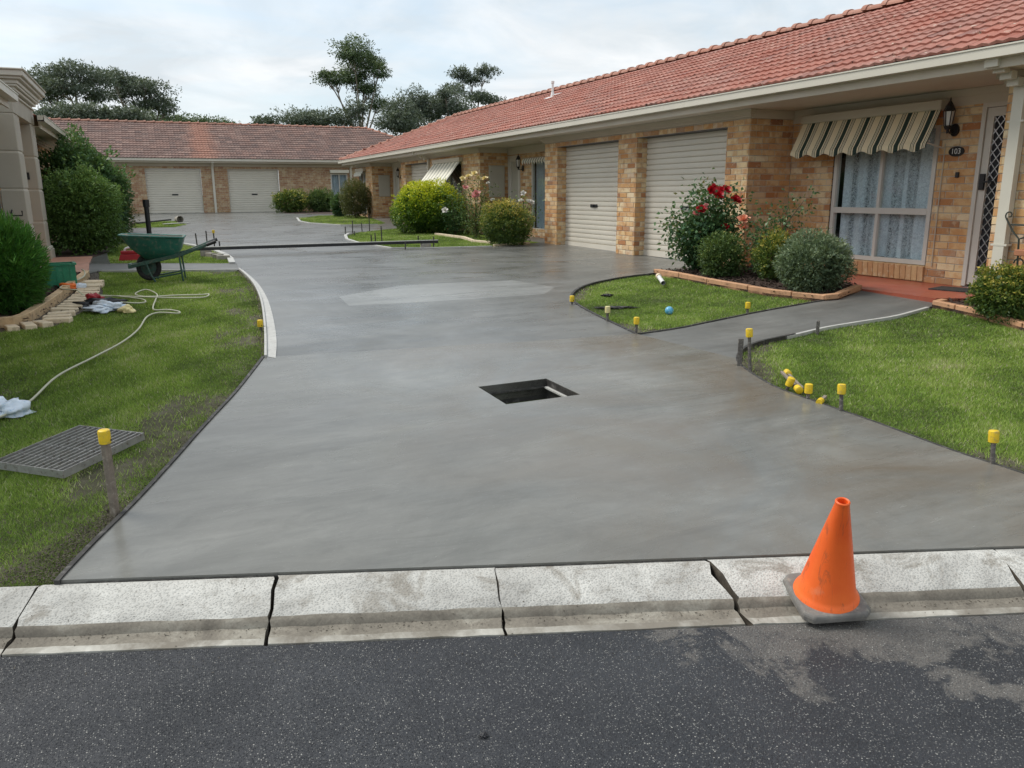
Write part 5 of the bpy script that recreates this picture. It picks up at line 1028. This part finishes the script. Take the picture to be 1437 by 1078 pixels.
ribbon('garden_edging', [(7.6, 5.85), (7.42, 5.81), (7.36, 5.24), (7.2, 4.69), (7.1, 3.5)], .075, .15, 'edging', 'orange-brown edging blocks at the right corner shrub', 'garden edging', dz=.06, segl=.42, part_name='edging_block', side=1, jit=.006)
ribbon('garden_edging', smooth2([(-.84, 13.2), (-.85, 12.75), (-.98, 11.13), (-1.12, 9.86), (-1.24, 9.26), (-1.6, 9.18), (-3, 9.0)], 3), .09, .17, 'edging_left', 'curved tan sleeper edging around the mulch bed at left', 'garden edging', dz=.09, segl=.9, part_name='edging_block', side=-1, jit=.015)
ribbon('garden_edging', [(6.69, 15.86), (7.3, 16.05), (7.7, 16.2)], .06, .12, 'paver', 'pale edging at the foot of the golden leaved bush', 'garden edging', dz=.04, segl=.4, part_name='edging_block')
ribbon('garden_edging', [(6.85, 20.3), (7.0, 18.6), (6.75, 17.3), (6.9, 16.6)], .07, .12, 'paver', 'pale edging of the bed behind the lawn by the cream roses', 'garden edging', dz=.05, segl=.6, part_name='edging_block')
# loose pavers beside the left edging
pv = empty('paver_border', (-.9, 10.5, G(-.9, 10.5)), 0, 'row of pale sandy pavers beside the curved tan edging', 'pavers'); ctr = smooth2([(-1.5, 9.05), (-1.0, 9.2), (-.92, 9.8), (-.78, 11.2), (-.75, 12.4)], 8); q = random.Random(2); acc = 0; pm = None
for i in range(1, len(ctr)):
    L = math.dist(ctr[i], ctr[i-1]); acc += L
    if acc < .125: continue
    acc = 0; d = Vector((ctr[i][0]-ctr[i-1][0], ctr[i][1]-ctr[i-1][1], 0)).normalized(); a = math.atan2(d.y, d.x)+q.uniform(-.12, .12); x, y = ctr[i][0]+q.uniform(-.02, .02), ctr[i][1]
    if pm is None: mb = MB(); mb.box((-.054, -.13, -.03), (.054, .13, .028)); o = mb.build('paver', 'paver', pv, bevel=.008); pm = o.data
    else: o = link('paver', pm, pv)
    o.location = (x+.9, y-10.5, G(x, y)-G(-.9, 10.5)+q.uniform(-.004, .012)); o.rotation_euler = (q.uniform(-.06, .06), q.uniform(-.05, .05), a)
# mulch chips give the beds relief
def scatter(name, P_, n, mat, label, smin, smax, seed, dz=0, cat='mulch'):
    r_ = np.random.default_rng(seed); A = np.array(P_); lo, hi = A.min(0), A.max(0); X = r_.uniform(lo[0], hi[0], n); Y = r_.uniform(lo[1], hi[1], n); m = inpoly_v(X, Y, P_) & (abs(np.arctan2(X, Y)-HEADING) < R(40)); X, Y = X[m], Y[m]; k = len(X)
    P = np.stack([X, Y, Gv(X, Y)+dz+r_.uniform(0, .02, k)], 1); return tag(leaves_free(name, P, r_, smin, smax, mat), label, cat, kind='stuff')
def leaves_free(name, P, r_, smin, smax, mat):
    n = len(P); s = r_.uniform(smin, smax, n)[:, None]; a = r_.normal(size=(n, 3)); a[:, 2] *= .35; a /= np.linalg.norm(a, axis=1)[:, None]; b = np.cross(a, r_.normal(size=(n, 3))*.5+np.array([0, 0, 1.])); b /= np.linalg.norm(b, axis=1)[:, None]; V = np.stack([P-a*s, P+b*s*.4, P+a*s, P-b*s*.4], 1).reshape(-1, 3); return np_mesh(name, V, np.arange(len(V)), 4, mat)
scatter('mulch_chips', BED_M, 5000, 'mulch', 'dark bark mulch in the rose bed', .012, .035, 1, .03); scatter('mulch_chips', [p for p in BED_L if p[0] > -5], 9000, 'mulch', 'dark bark mulch in the left bed', .015, .045, 2, .03); scatter('mulch_chips', BED_R, 2500, 'mulch', 'dark bark mulch around the right corner shrub', .012, .03, 3, .035)
scatter('soil_clods', [(-.5, 3.5), (-.36, 3.75), (-.19, 4.13), (-.3, 4.2), (-.55, 3.85), (-.75, 3.6)], 6000, 'soil', 'dark wet dirt crumbs beside the left slab corner', .003, .009, 5, -.012, 'dirt')
scatter('soil_clods', SOIL_L[:6]+SOIL_L[10:], 2500, 'soil', 'loose soil crumbs around the pale pavers', .008, .02, 6, 0, 'dirt')
def edge_strip(E, w, side):
    V = [Vector((x, y, 0)) for x, y in E]; out = []
    for i, p in enumerate(V): d = (V[min(i+1, len(V)-1)]-V[max(i-1, 0)]).normalized(); q = p+Vector((-d.y, d.x, 0))*w*side; out.append((q.x, q.y))
    return list(E)+out[::-1]
scatter('soil_clods', edge_strip(DRIVE_L[1:], .13, 1), 9000, 'soil', 'muddy crumbs along the left front edge of the slab', .003, .010, 7, -.018, 'dirt')
scatter('soil_clods', edge_strip(EDGE_OUT, .10, 1), 5000, 'soil', 'muddy crumbs along the pale edge band', .004, .012, 8, -.018, 'dirt')
scatter('soil_clods', edge_strip(R_EDGE[4:44], .12, -1), 12000, 'soil', 'muddy crumbs along the right lawn edge', .003, .010, 9, -.018, 'dirt')
scatter('soil_clods', edge_strip(ISL_A, .10, -1), 5000, 'soil', 'muddy crumbs along the curved edge of the lawn island', .003, .011, 10, -.018, 'dirt')
# gutter litter: grit and leaf bits gathered in the kerb channel and on the road edge
r_ = np.random.default_rng(31); t_ = r_.uniform(-3.2, 4.2, 1500); s_ = np.where(r_.random(1500) < .7, r_.normal(.075, .012, 1500), r_.uniform(-.25, .33, 1500)); z_k = np.interp(s_, [p[0] for p in PR[::-1]][1:], [p[1] for p in PR[::-1]][1:]); z_k = np.where(s_ < 0, .0015, z_k)+.002
P_k = np.stack([1.07+.939*t_+.345*s_, 2.54-.345*t_+.939*s_, z_k], 1); tag(leaves_free('gutter_grit', P_k, r_, .0015, .006, 'soil'), 'dark grit and leaf bits gathered in the kerb channel', 'grit', kind='stuff')
# ------------------------------------------------------------------ traffic cone, tipped a little by the kerb
cp = Vector((2.345, 2.165, 0)); s0 = S_(cp.x, cp.y)
cone = empty('traffic_cone', (cp.x, cp.y, .050), 0, 'scuffed orange traffic cone on a dark rubber base standing on the kerb', 'traffic cone'); cone.rotation_euler = (R(12), R(-2), R(-20)); cone.scale = (1, 1, 1.05)
mb = MB(); hb = .137; cc = .032; bp = [(-hb+cc, -hb), (hb-cc, -hb), (hb, -hb+cc), (hb, hb-cc), (hb-cc, hb), (-hb+cc, hb), (-hb, hb-cc), (-hb, -hb+cc)]
mb.add([(x, y, 0) for x, y in bp]+[(x, y, .024) for x, y in bp]+[(x*.94, y*.94, .034) for x, y in bp], [tuple(range(8))[::-1], tuple(range(16, 24))]+[(i, (i+1) % 8, 8+(i+1) % 8, 8+i) for i in range(8)]+[(8+i, 8+(i+1) % 8, 16+(i+1) % 8, 16+i) for i in range(8)])
mb.build('base', 'cone_base', cone, bevel=.004)
mb = MB(); mb.lathe([(.128, .030), (.124, .040), (.117, .048), (.109, .062), (.027, .435), (.0275, .440), (.0275, .448), (.0235, .452), (.019, .449), (.018, .40), (.018, .30)], 40); mb.build('cone_body', 'cone_orange', cone, smooth=R(40))
# ------------------------------------------------------------------ steel grate lying on the left lawn
def plane_frame(p00, p10, p01): return Vector(p00), Vector(p10)-Vector(p00), Vector(p01)-Vector(p00)
ga, gb, gc = (-.88, 4.98), (-.60, 4.62), (-.50, 5.42)
zg = .004; c0 = Vector((-.52, 5.02, G(-.52, 5.02)+zg)); gr = empty('drain_grate', c0, 0, 'rectangular steel drain grate lying on the left lawn', 'drain grate')
ax = Vector((.655, .755, .0)); ay = Vector((.755, -.655, 0)); ax.z = (G(-.52+ax.x*.3, 5.02+ax.y*.3)-G(-.52, 5.02))/.3; ay.z = (G(-.52+ay.x*.3, 5.02+ay.y*.3)-G(-.52, 5.02))/.3; ax.normalize(); ay.normalize(); az = ax.cross(ay); az = az if az.z > 0 else -az
LA, LB = .30, .235
for s_ in (-1, 1):
    mb = MB(); mb.obox(ay*LB*s_+az*.022, ax*(LA+.003), ay*.003, az*.022); mb.build('frame_bar', 'grate_steel', gr)
    mb = MB(); mb.obox(ax*LA*s_+az*.0215, ax*.003, ay*(LB-.003), az*.0215); mb.build('frame_bar', 'grate_steel', gr)
bmesh_ = None
for i in range(1, 12):
    y = -LB+2*LB*i/12
    if bmesh_ is None: mb = MB(); mb.obox(az*.032, ax*(LA-.004), ay*.0035, az*.010); o = mb.build('grate_bar', 'grate_steel', gr); bmesh_ = o.data
    else: o = link('grate_bar', bmesh_, gr)
    o.location = ay*y
for i in (-.5, 0, .5): mb = MB(); mb.obox(ax*LA*i+az*.030, ax*.0035, ay*(LB-.004), az*.0035); mb.build('cross_rod', 'grate_steel', gr)
# ------------------------------------------------------------------ stakes
def stake(x, y, h, cap, label, lean=(0, 0), r=.013, mat='stake_steel', capmat='yellow_plastic', wood=False, group=None):
    e = empty('capped_stake' if cap else 'steel_stake', (x, y, G(x, y)-.01), 0, label, 'stake', group); e.rotation_euler = (lean[1], lean[0], (x*7) % 3); mb = MB()
    if wood: mb.box((-.02, -.014, -.05), (.02, .014, h-.01))
    else: mb.tube([(0, 0, -.05), (0, 0, h-.005)], r, 8)
    mb.build('post', mat, e, bevel=.003 if wood else 0)
    if cap:
        mb = MB(); mb.lathe([(.0, h-.066), (.024, h-.066), (.0265, h-.064), (.027, h-.058), (.0275, h-.012), (.0255, h-.002), (.021, h+.001), (0, h+.002)], 18); c = mb.build('cap', capmat, e, smooth=R(35))
        mb = MB(); mb.lathe([(.0, 0), (.005, 0), (.005, .002), (0, .002)], 8); m = mb.build('vent_hole', 'black_plastic', c); m.rotation_euler = (R(90), 0, (x*5) % 1-.4); a = m.rotation_euler[2]; m.location = (.0272*math.sin(a), -.0272*math.cos(a), h-.05); m.data.transform(Matrix.Rotation(0, 4, 'Z'))
    return e
stake(-.28, 4.07, .44, True, 'tall yellow-capped timber stake beside the steel grate', (-.045, .02), wood=True, mat='stake_wood')
stake(.90, 7.98, .10, True, 'short yellow-capped stake at the left driveway edge')
stake(4.30, 7.95, .11, True, 'yellow-capped stake at the back left curve of the lawn island')
stake(4.14, 6.90, .165, True, 'faded cream-capped stake on the left side of the lawn island', capmat='pale_yellow')
stake(4.09, 6.29, .17, True, 'yellow-capped stake at the front tip of the lawn island')
stake(5.73, 6.68, .12, True, 'yellow-capped stake on the lawn island edge beside the path')
stake(4.20, 4.95, .25, False, 'bare grey stake at the bend of the right lawn', wood=True, mat='stake_steel')
stake(4.18, 4.80, .35, True, 'tall leaning yellow-capped stake at the bend of the right lawn', (.08, .02))
stake(5.67, 5.62, .13, False, 'short bare grey stake along the pale board by the path', wood=True, mat='stake_steel')
stake(4.12, 4.33, .10, True, 'low tilted yellow-capped stake beside the fallen stakes', (-.3, .1))
stake(4.06, 4.06, .125, True, 'yellow-capped stake just right of the fallen stakes')
stake(4.06, 3.76, .20, True, 'leaning yellow-capped stake halfway down the right lawn edge', (.09, 0))
stake(4.13, 2.74, .21, True, 'yellow-capped stake nearest the cone at the right frame edge', (.08, 0))
for i, (x, y, h, c, l) in enumerate([(.92, 18.35, .32, 0, 'dark stake leftmost of the group right of the wheelbarrow'), (1.14, 18.68, .35, 0, 'dark stake second from left right of the wheelbarrow'), (1.28, 18.61, .36, 1, 'yellow-capped stake in the group right of the wheelbarrow'), (1.30, 17.4, .2, 0, 'short dark stake just above the wheelbarrow handle'),
        (4.80, 21.6, .22, 0, 'dark stake leftmost on the curve of the middle lawn'), (4.95, 21.2, .12, 0, 'shortest dark stake on the curve of the middle lawn'), (5.13, 22.18, .35, 0, 'second tall dark stake on the curve of the middle lawn'), (5.53, 22.73, .26, 0, 'third dark stake from left behind the middle lawn'), (5.75, 22.75, .48, 0, 'tallest dark stake in front of the far porch pier'),
        (4.76, 17.76, .40, 0, 'tall dark stake behind the long screed beam'), (4.60, 18.06, .2, 0, 'left short dark stake behind the long screed beam'), (4.68, 18.02, .24, 0, 'middle dark stake behind the long screed beam'), (5.63, 17.83, .16, 0, 'low dark stake in the grass before the yellow-green bush'), (5.42, 16.12, .24, 0, 'dark stake at the right end of the long screed beam'), (4.74, 15.90, .18, 0, 'dark stake in front of the long screed beam')]):
    stake(x, y, h, bool(c), l, ((i*.37 % .1)-.05, 0), .014, 'dark_metal')
# fallen capped stakes lying on the right lawn
def fallen(p, q, cap_at, label, r=.010, mat='stake_wood', capr=.027):
    p, q = Vector(p), Vector(q); e = empty('fallen_stake', p, 0, label, 'stake'); d = q-p; mb = MB(); mb.bar((0, 0, 0), d, .022, .014); mb.build('post', mat, e); u = d.normalized(); mb = MB(); A = d*cap_at; mb.tube([A-u*.032, A-u*.030, A+u*.028, A+u*.032], [.022, capr, capr, .022], 14); mb.build('cap', 'yellow_plastic', e, smooth=R(40))
gp = lambda x, y, dz: (x, y, G(x, y)+dz)
fallen(gp(4.33, 4.62, .03), gp(4.11, 4.20, .028), .97, 'left of two stakes lying side by side on the right lawn, cap downhill')
fallen(gp(4.37, 4.60, .02), gp(4.20, 4.26, .012), .02, 'right of two stakes lying side by side on the right lawn')
fallen(gp(4.20, 4.04, .015), gp(4.06, 3.95, .018), .95, 'short stake lying flat with its yellow cap at the right lawn edge', capr=.022)
# ------------------------------------------------------------------ screed beam across the far slab
e = empty('screed_beam', (.72, 16.15, G(.72, 16.15)), 0, 'long dark screed beam lying across the driveway behind the wheelbarrow', 'screed'); zl, zr = .13, G(5.5, 16.1)+.12-G(.72, 16.15)
mb = MB(); mb.bar((0, 0, zl), (4.80, -.02, zr), .06, .055); mb.build('beam', 'black_plastic', e, bevel=.004); mb = MB(); mb.bar((0, 0, zl+.033), (4.80, -.02, zr+.033), .062, .012); mb.build('top_strip', 'form_pale', e)
for x, y, l in ((.95, 16.15, 'small timber block under the left end of the screed beam'), (5.25, 16.13, 'small timber block under the right end of the screed beam')):
    hgt = .13-.030+(G(.72, 16.15)-G(x, y) if x < 2 else G(.72, 16.15)+zr-.13-G(x, y)); mb = MB(); z0 = G(x, y); mb.box((x-.1, y-.05, z0-.01), (x+.1, y+.05, z0+hgt)); tag(mb.build('timber_block', 'dried_mortar', bevel=.008), l, 'block')
# ------------------------------------------------------------------ wheelbarrow
wb = empty('wheelbarrow', (.10, 12.25, G(.06, 12.25)), R(-6), 'dirty green wheelbarrow parked on the lawn left of the driveway', 'wheelbarrow')
# local x runs from wheel (-) to handles (+)
top = [(-.46, -.24), (.36, -.34), (.40, -.28), (.40, .28), (.36, .34), (-.46, .24), (-.52, .16), (-.52, -.16)]
bot = [(-.14, -.16), (.22, -.20), (.25, -.17), (.25, .17), (.22, .20), (-.14, .16), (-.19, .11), (-.19, -.11)]
ztop = lambda x: .60+.045*(-x) ; mb = MB(); inn = .012
V_ = [(x, y, ztop(x)) for x, y in top]+[((x+bx*1)/2*1.06, (y+by)/2*1.06, (ztop(x)+.31)/2-.02) for (x, y), (bx, by) in zip(top, bot)]+[(x, y, .30) for x, y in bot]
V2 = [(x*.975, y*.965, z+.004) for x, y, z in V_[:8]]+[(x*.96, y*.95, z+.012) for x, y, z in V_[8:16]]+[(x*.95, y*.93, z+.014) for x, y, z in V_[16:]]
n8 = lambda b: [(b+r*8+i, b+r*8+(i+1) % 8, b+(r+1)*8+(i+1) % 8, b+(r+1)*8+i) for r in range(2) for i in range(8)]
mb.add(V_, n8(0)+[tuple(range(16, 24))]); mb.build('tray', 'barrow_green', wb, smooth=R(50))
mb = MB(); mb.add(V2, n8(0)+[tuple(range(16, 24))]); mb.build('tray_inside', 'dried_mortar', wb, smooth=R(50))
mb = MB(); mb.tube([V_[i % 8] for i in range(9)], .013, 8, cap=False); mb.build('rim', 'barrow_green', wb, smooth=True)
mb = MB(); mb.lathe([(0, .33), (.10, .36), (.17, .345), (.2, .325)], 12, (.02, .02, 0)); mb.build('mortar_lump', 'dried_mortar', wb)
for s_ in (-1, 1):
    mb = MB(); mb.bar((-.44, s_*.10, .20), (.38, s_*.24, .36), .045, .05); mb.bar((.36, s_*.236, .355), (.80, s_*.30, .50), .036, .040); mb.build('rail', 'barrow_rail', wb, bevel=.006)
    mb = MB(); mb.tube([(.74, s_*.292, .48), (.88, s_*.312, .525)], .024, 10); mb.build('grip', 'black_plastic', wb)
    mb = MB(); mb.tube(catmull([(-.18, s_*.16, .26), (-.12, s_*.20, .10), (-.06, s_*.22, .0)], 4), .014, 7); mb.tube(catmull([(.32, s_*.235, .34), (.33, s_*.25, .18), (.345, s_*.25, .0)], 4), .014, 7); mb.tube([(-.09, s_*.21, .05), (.34, s_*.25, .11)], .012, 7); mb.build('leg', 'barrow_rail', wb, smooth=R(40))
mb = MB(); mb.bar((.335, -.25, .12), (.335, .25, .12), .03, .012); mb.bar((-.42, -.1, .21), (-.42, .1, .21), .05, .06); mb.build('brace', 'barrow_rail', wb)
mb = MB(); mb.tube([(0, -.13, 0), (0, .13, 0)], .014, 8); ax_ = mb.build('axle', 'dark_metal', wb); ax_.location = (-.16, 0, .185)
mb = MB(); mb.lathe([(.115, -.035), (.155, -.05), (.182, -.03), (.186, 0), (.182, .03), (.155, .05), (.115, .035)], 28, close=True); w_ = mb.build('tyre', 'rubber', wb, smooth=True); w_.rotation_euler = (R(90), 0, 0); w_.location = (-.16, 0, .187)
mb = MB(); mb.lathe([(0, -.02), (.06, -.03), (.118, -.025), (.118, .025), (.06, .03), (0, .02)], 20); w_ = mb.build('rim_disc', 'barrow_rail', wb); w_.rotation_euler = (R(90), 0, 0); w_.location = (-.16, 0, .187); wb.scale = (.88, .95, 1.02)
# ------------------------------------------------------------------ bits and pieces on the left
e = empty('black_pipe', (.02, 20.9, G(.02, 20.9)), 0, 'black plastic pipe standing upright behind the wheelbarrow', 'pipe'); mb = MB(); mb.tube([(0, 0, 0), (.0, 0, .92)], .055, 14); mb.build('tube', 'black_plastic', e); mb = MB(); mb.lathe([(.055, .80), (.072, .80), (.072, .97), (.06, .97), (.05, .95), (0, .94)], 14); mb.build('socket', 'black_plastic', e)
e = empty('green_crate', (-1.10, 11.9, G(-1.10, 11.9)+.01), R(8), 'green plastic crate on the mulch beside the conifer shrub', 'crate'); mb = MB(); a, b, hh = .17, .14, .30
for sx in (-1, 1): mb.obox((sx*a, 0, hh/2), (.008, 0, 0), (0, b, 0), (sx*.0, 0, hh/2))
for sy in (-1, 1): mb.obox((0, sy*b, hh/2), (a, 0, 0), (0, .008, 0), (0, 0, hh/2))
mb.box((-a, -b, .0), (a, b, .012)); mb.build('body', 'crate_green', e); mb = MB()
for sx in (-1, 1): mb.obox((sx*(a+.006), 0, hh), (.018, 0, 0), (0, b+.02, 0), (0, 0, .012))
for sy in (-1, 1): mb.obox((0, sy*(b+.006), hh), (a-.013, 0, 0), (0, .016, 0), (0, 0, .0115))
mb.build('rim', 'crate_green', e)
for k in range(4): mb = MB(); mb.obox((-.12+.08*k, -b-.010, .15), (.010, 0, 0), (0, .004, 0), (0, 0, .13)); mb.build('rib', 'crate_green', e)
def lump(name, x, y, rx, ry, rz, mat, label, cat, seed, amp=.25, dz=0, rot=0):
    r_ = np.random.default_rng(seed); bm = bmesh.new(); bmesh.ops.create_icosphere(bm, subdivisions=4, radius=1); D = np.array([tuple(v.co) for v in bm.verts]); f = lumps(D*1.3, r_, amp, 5)+.5*(lumps(D*4, r_, amp*.5, 4)-1)
    for v, k in zip(bm.verts, f): v.co = (v.co.x*rx*k, v.co.y*ry*k, max(-.01, v.co.z*rz*k+.25*rz))
    me = bpy.data.meshes.new(name); bm.to_mesh(me); bm.free(); me.materials.append(MAT[mat]); me.shade_smooth(); o = link(name, me); o.location = (x, y, G(x, y)+dz); o.rotation_euler = (0, 0, rot); return tag(o, label, cat)
def coil(name, x, y, z, R_, r, turns, mat, label, cat, squash=.8):
    mb = MB(); k = turns*18; mb.tube([(R_*(1+.08*math.sin(i*.9))*math.cos(i*2*math.pi/18), R_*squash*math.sin(i*2*math.pi/18), .02+.06*i/k+.012*math.sin(i*.6)) for i in range(k+1)], r, 6); o = mb.build(name, mat, smooth=True); o.location = (x, y, z); return tag(o, label, cat)
coil('orange_coil', -.99, 11.45, G(-.99, 11.45)+.02, .075, .018, 4, 'orange_plastic', 'bright orange coil beside the green crate', 'coil')
lump('plastic_bottle', -.88, 11.62, .09, .045, .045, 'bag_white', 'small pale bottle on the mulch right of the orange coil', 'bottle', 61, .08, .03, .3)
lump('plastic_bag', -.50, 9.85, .22, .16, .06, 'bag_white', 'crumpled white and blue plastic bag on the left lawn', 'bag', 62, .24, 0, -.4)
lump('black_cloth', -.55, 10.15, .20, .10, .06, 'black_plastic', 'crumpled black cloth lying behind the white and blue bag', 'cloth', 63, .25, 0, .3)
lump('red_rag', -.64, 10.25, .085, .06, .07, 'red_plastic', 'dark red rag on the black cloth', 'rag', 64, .2, .04, .3)
lump('orange_glove', -.30, 9.62, .095, .06, .045, 'petal_cream', 'orange-yellow glove at the right end of the plastic bag', 'glove', 65, .2, 0, -.5)
lump('plastic_bag', -.98, 6.05, .12, .14, .08, 'bag_white', 'crumpled pale blue plastic bag at the left frame edge', 'bag', 66, .2, 0, .5)
e = empty('red_toolbox', (-.30, 15.75, G(-.30, 15.75)), R(-15), 'red plastic toolbox with a white bundle on top beyond the side path', 'toolbox'); mb = MB(); mb.add([(-.24, -.12, 0), (.24, -.12, 0), (.24, .12, 0), (-.24, .12, 0), (-.21, -.10, .13), (.21, -.10, .13), (.21, .10, .13), (-.21, .10, .13)], [(0, 3, 2, 1), (4, 5, 6, 7), (0, 1, 5, 4), (1, 2, 6, 5), (2, 3, 7, 6), (3, 0, 4, 7)]); mb.build('body', 'red_plastic', e, bevel=.015, seg=2); mb = MB(); mb.box((-.2, -.09, .132), (.16, .09, .20)); mb.build('lid', 'red_plastic', e, bevel=.02, seg=2); mb = MB(); mb.tube(catmull([(-.14, 0, .19), (-.10, 0, .25), (.06, 0, .26), (.12, 0, .19)], 4), .025, 7); mb.build('handle', 'white_plastic', e, smooth=True); e.scale = (.85, .85, .85)
e = empty('tipped_bucket', (.95, 30.2, G(.95, 30.2)+.14), 0, 'dirty bucket lying on its side on the far left grass', 'bucket'); mb = MB(); mb.lathe([(0, 0), (.13, 0), (.16, .34), (.15, .34), (.12, .02), (0, .02)], 16); o = mb.build('body', 'dried_mortar', e, smooth=R(40)); o.rotation_euler = (R(90), 0, R(20)); e.scale = (.75, .75, .75); mb = MB(); mb.tube(catmull([(.1, -.3, -.1), (.3, -.35, -.13), (.4, -.2, -.12)], 4), .006, 5); mb.build('handle', 'dark_metal', e)
mb = MB(); mb.bar(gp(-.3, 30.0, .05), gp(.75, 31.4, .08), .12, .05); tag(mb.build('timber_plank', 'form_dark'), 'dark plank on the far left grass near the tipped bucket', 'plank')
mb = MB(); mb.bar(gp(.5, 29.4, .03), gp(1.3, 29.9, .03), .2, .02); tag(mb.build('timber_plank', 'form_pale'), 'short pale plank at the tip of the far left grass', 'plank')
q = random.Random(9)
for i, (x, y) in enumerate([(1.18, 15.25), (1.12, 15.6), (1.02, 15.95)]):
    mb = MB(); mb.obox((x, y, G(x, y)+.03), Vector((math.cos(i), math.sin(i), 0))*.11, Vector((-math.sin(i), math.cos(i), 0))*.055, (0, 0, .038)); tag(mb.build('loose_brick', 'dried_mortar', bevel=.006), ['nearest', 'middle', 'farthest'][i]+' of three loose bricks by the left end of the screed beam', 'brick')
# garden hose
HP = [(-2.2, 5.0), (-1.3, 5.5), (-.99, 5.87), (-.86, 6.18), (-.74, 6.79), (-.52, 7.29), (-.32, 7.8), (-.18, 8.37), (-.1, 9.0), (.02, 9.2), (.19, 9.12), (.22, 9.23), (.12, 9.36), (-.02, 9.40), (-.03, 9.75), (.0, 10.2), (.02, 10.6), (-.10, 11.05), (-.22, 10.78), (-.10, 10.50), (.2, 10.40), (.49, 10.32), (.60, 10.39), (.51, 10.15), (.16, 10.22), (-.15, 10.45), (-.46, 10.72), (-.68, 10.69), (-.30, 10.05), (-.12, 10.0), (-.16, 10.35), (-.5, 10.75), (-.96, 10.94), (-1.05, 11.23), (-.97, 11.64), (-.86, 12.3), (-.89, 13.0), (-.95, 13.4)]
pth = catmull([(x, y, 0) for x, y in HP], 7); q = random.Random(5); mb = MB(); mb.tube([(p.x, p.y, G(p.x, p.y)+.024+.006*math.sin(i*.23)+(.07 if p.y > 10.7 and p.x < -.8 else 0)) for i, p in enumerate(pth)], .0085, 7); tag(mb.build('garden_hose', 'hose', smooth=True), 'pale cream garden hose looping across the left lawn', 'hose')
# lawn island: pipe offcut, blue ball, dark patch of spilled concrete
e = empty('pipe_offcut', gp(6.15, 8.95, .03), 0, 'white plastic pipe offcut lying on the lawn island', 'pipe'); mb = MB(); mb.tube([(.0, 0, .03), (-.22, -.42, .0)], .028, 12, cap=False); mb.build('tube', 'white_plastic', e, smooth=True); mb = MB(); mb.tube([(.03, .06, .035), (-.01, -.02, .03)], .038, 12); mb.build('socket', 'paver', e, smooth=R(40))
e = empty('blue_ball', gp(4.97, 7.02, .03), 0, 'small blue and white ball on the lawn island', 'ball'); bm = bmesh.new(); bmesh.ops.create_uvsphere(bm, u_segments=20, v_segments=12, radius=.045); me = bpy.data.meshes.new('ball'); bm.to_mesh(me); bm.free(); me.materials.append(MAT['blue_plastic']); me.shade_smooth(); link('ball', me, e)
lump('concrete_spill', 4.62, 7.62, .22, .06, .010, 'form_dark', 'dark smear of spilled concrete on the lawn island', 'spill', 67, .22, -.006, -.35)
lump('concrete_spill', 5.0, 8.35, .07, .04, .014, 'form_dark', 'small dark clod at the back of the lawn island', 'spill', 68, .22, 0, .3)
mb = MB(); p_ = Vector((.93, 1.92, .0)); lump('asphalt_pebble', .80, 2.02, .012, .010, .008, 'black_plastic', 'small black pebble on the asphalt left of centre', 'pebble', 69, .2, .002)

# ------------------------------------------------------------------ repeats share a group
GROUPS = {'capped_stake': 'stakes holding the formwork', 'steel_stake': 'stakes holding the formwork', 'fallen_stake': 'stakes lying on the right lawn', 'gum_tree': 'gum trees beyond the far villa', 'thicket_tree': 'gum trees beyond the far villa',
          'rose_bush': 'rose bushes along the villa row', 'form_board': 'form boards around the fresh concrete', 'garden_edging': 'garden bed edgings', 'curtain': 'curtains in the villa windows', 'far_shrub': 'shrubs in the far beds',
          'loose_brick': 'loose bricks by the screed beam', 'timber_block': 'blocks under the screed beam', 'timber_plank': 'planks on the far left grass', 'plastic_bag': 'plastic bags on the left lawn', 'concrete_spill': 'concrete spills on the lawn island'}
for o in bpy.data.objects:
    if o.parent is None and 'label' in o:
        g_ = GROUPS.get(o.name.split('.')[0])
        if g_: o['group'] = g_
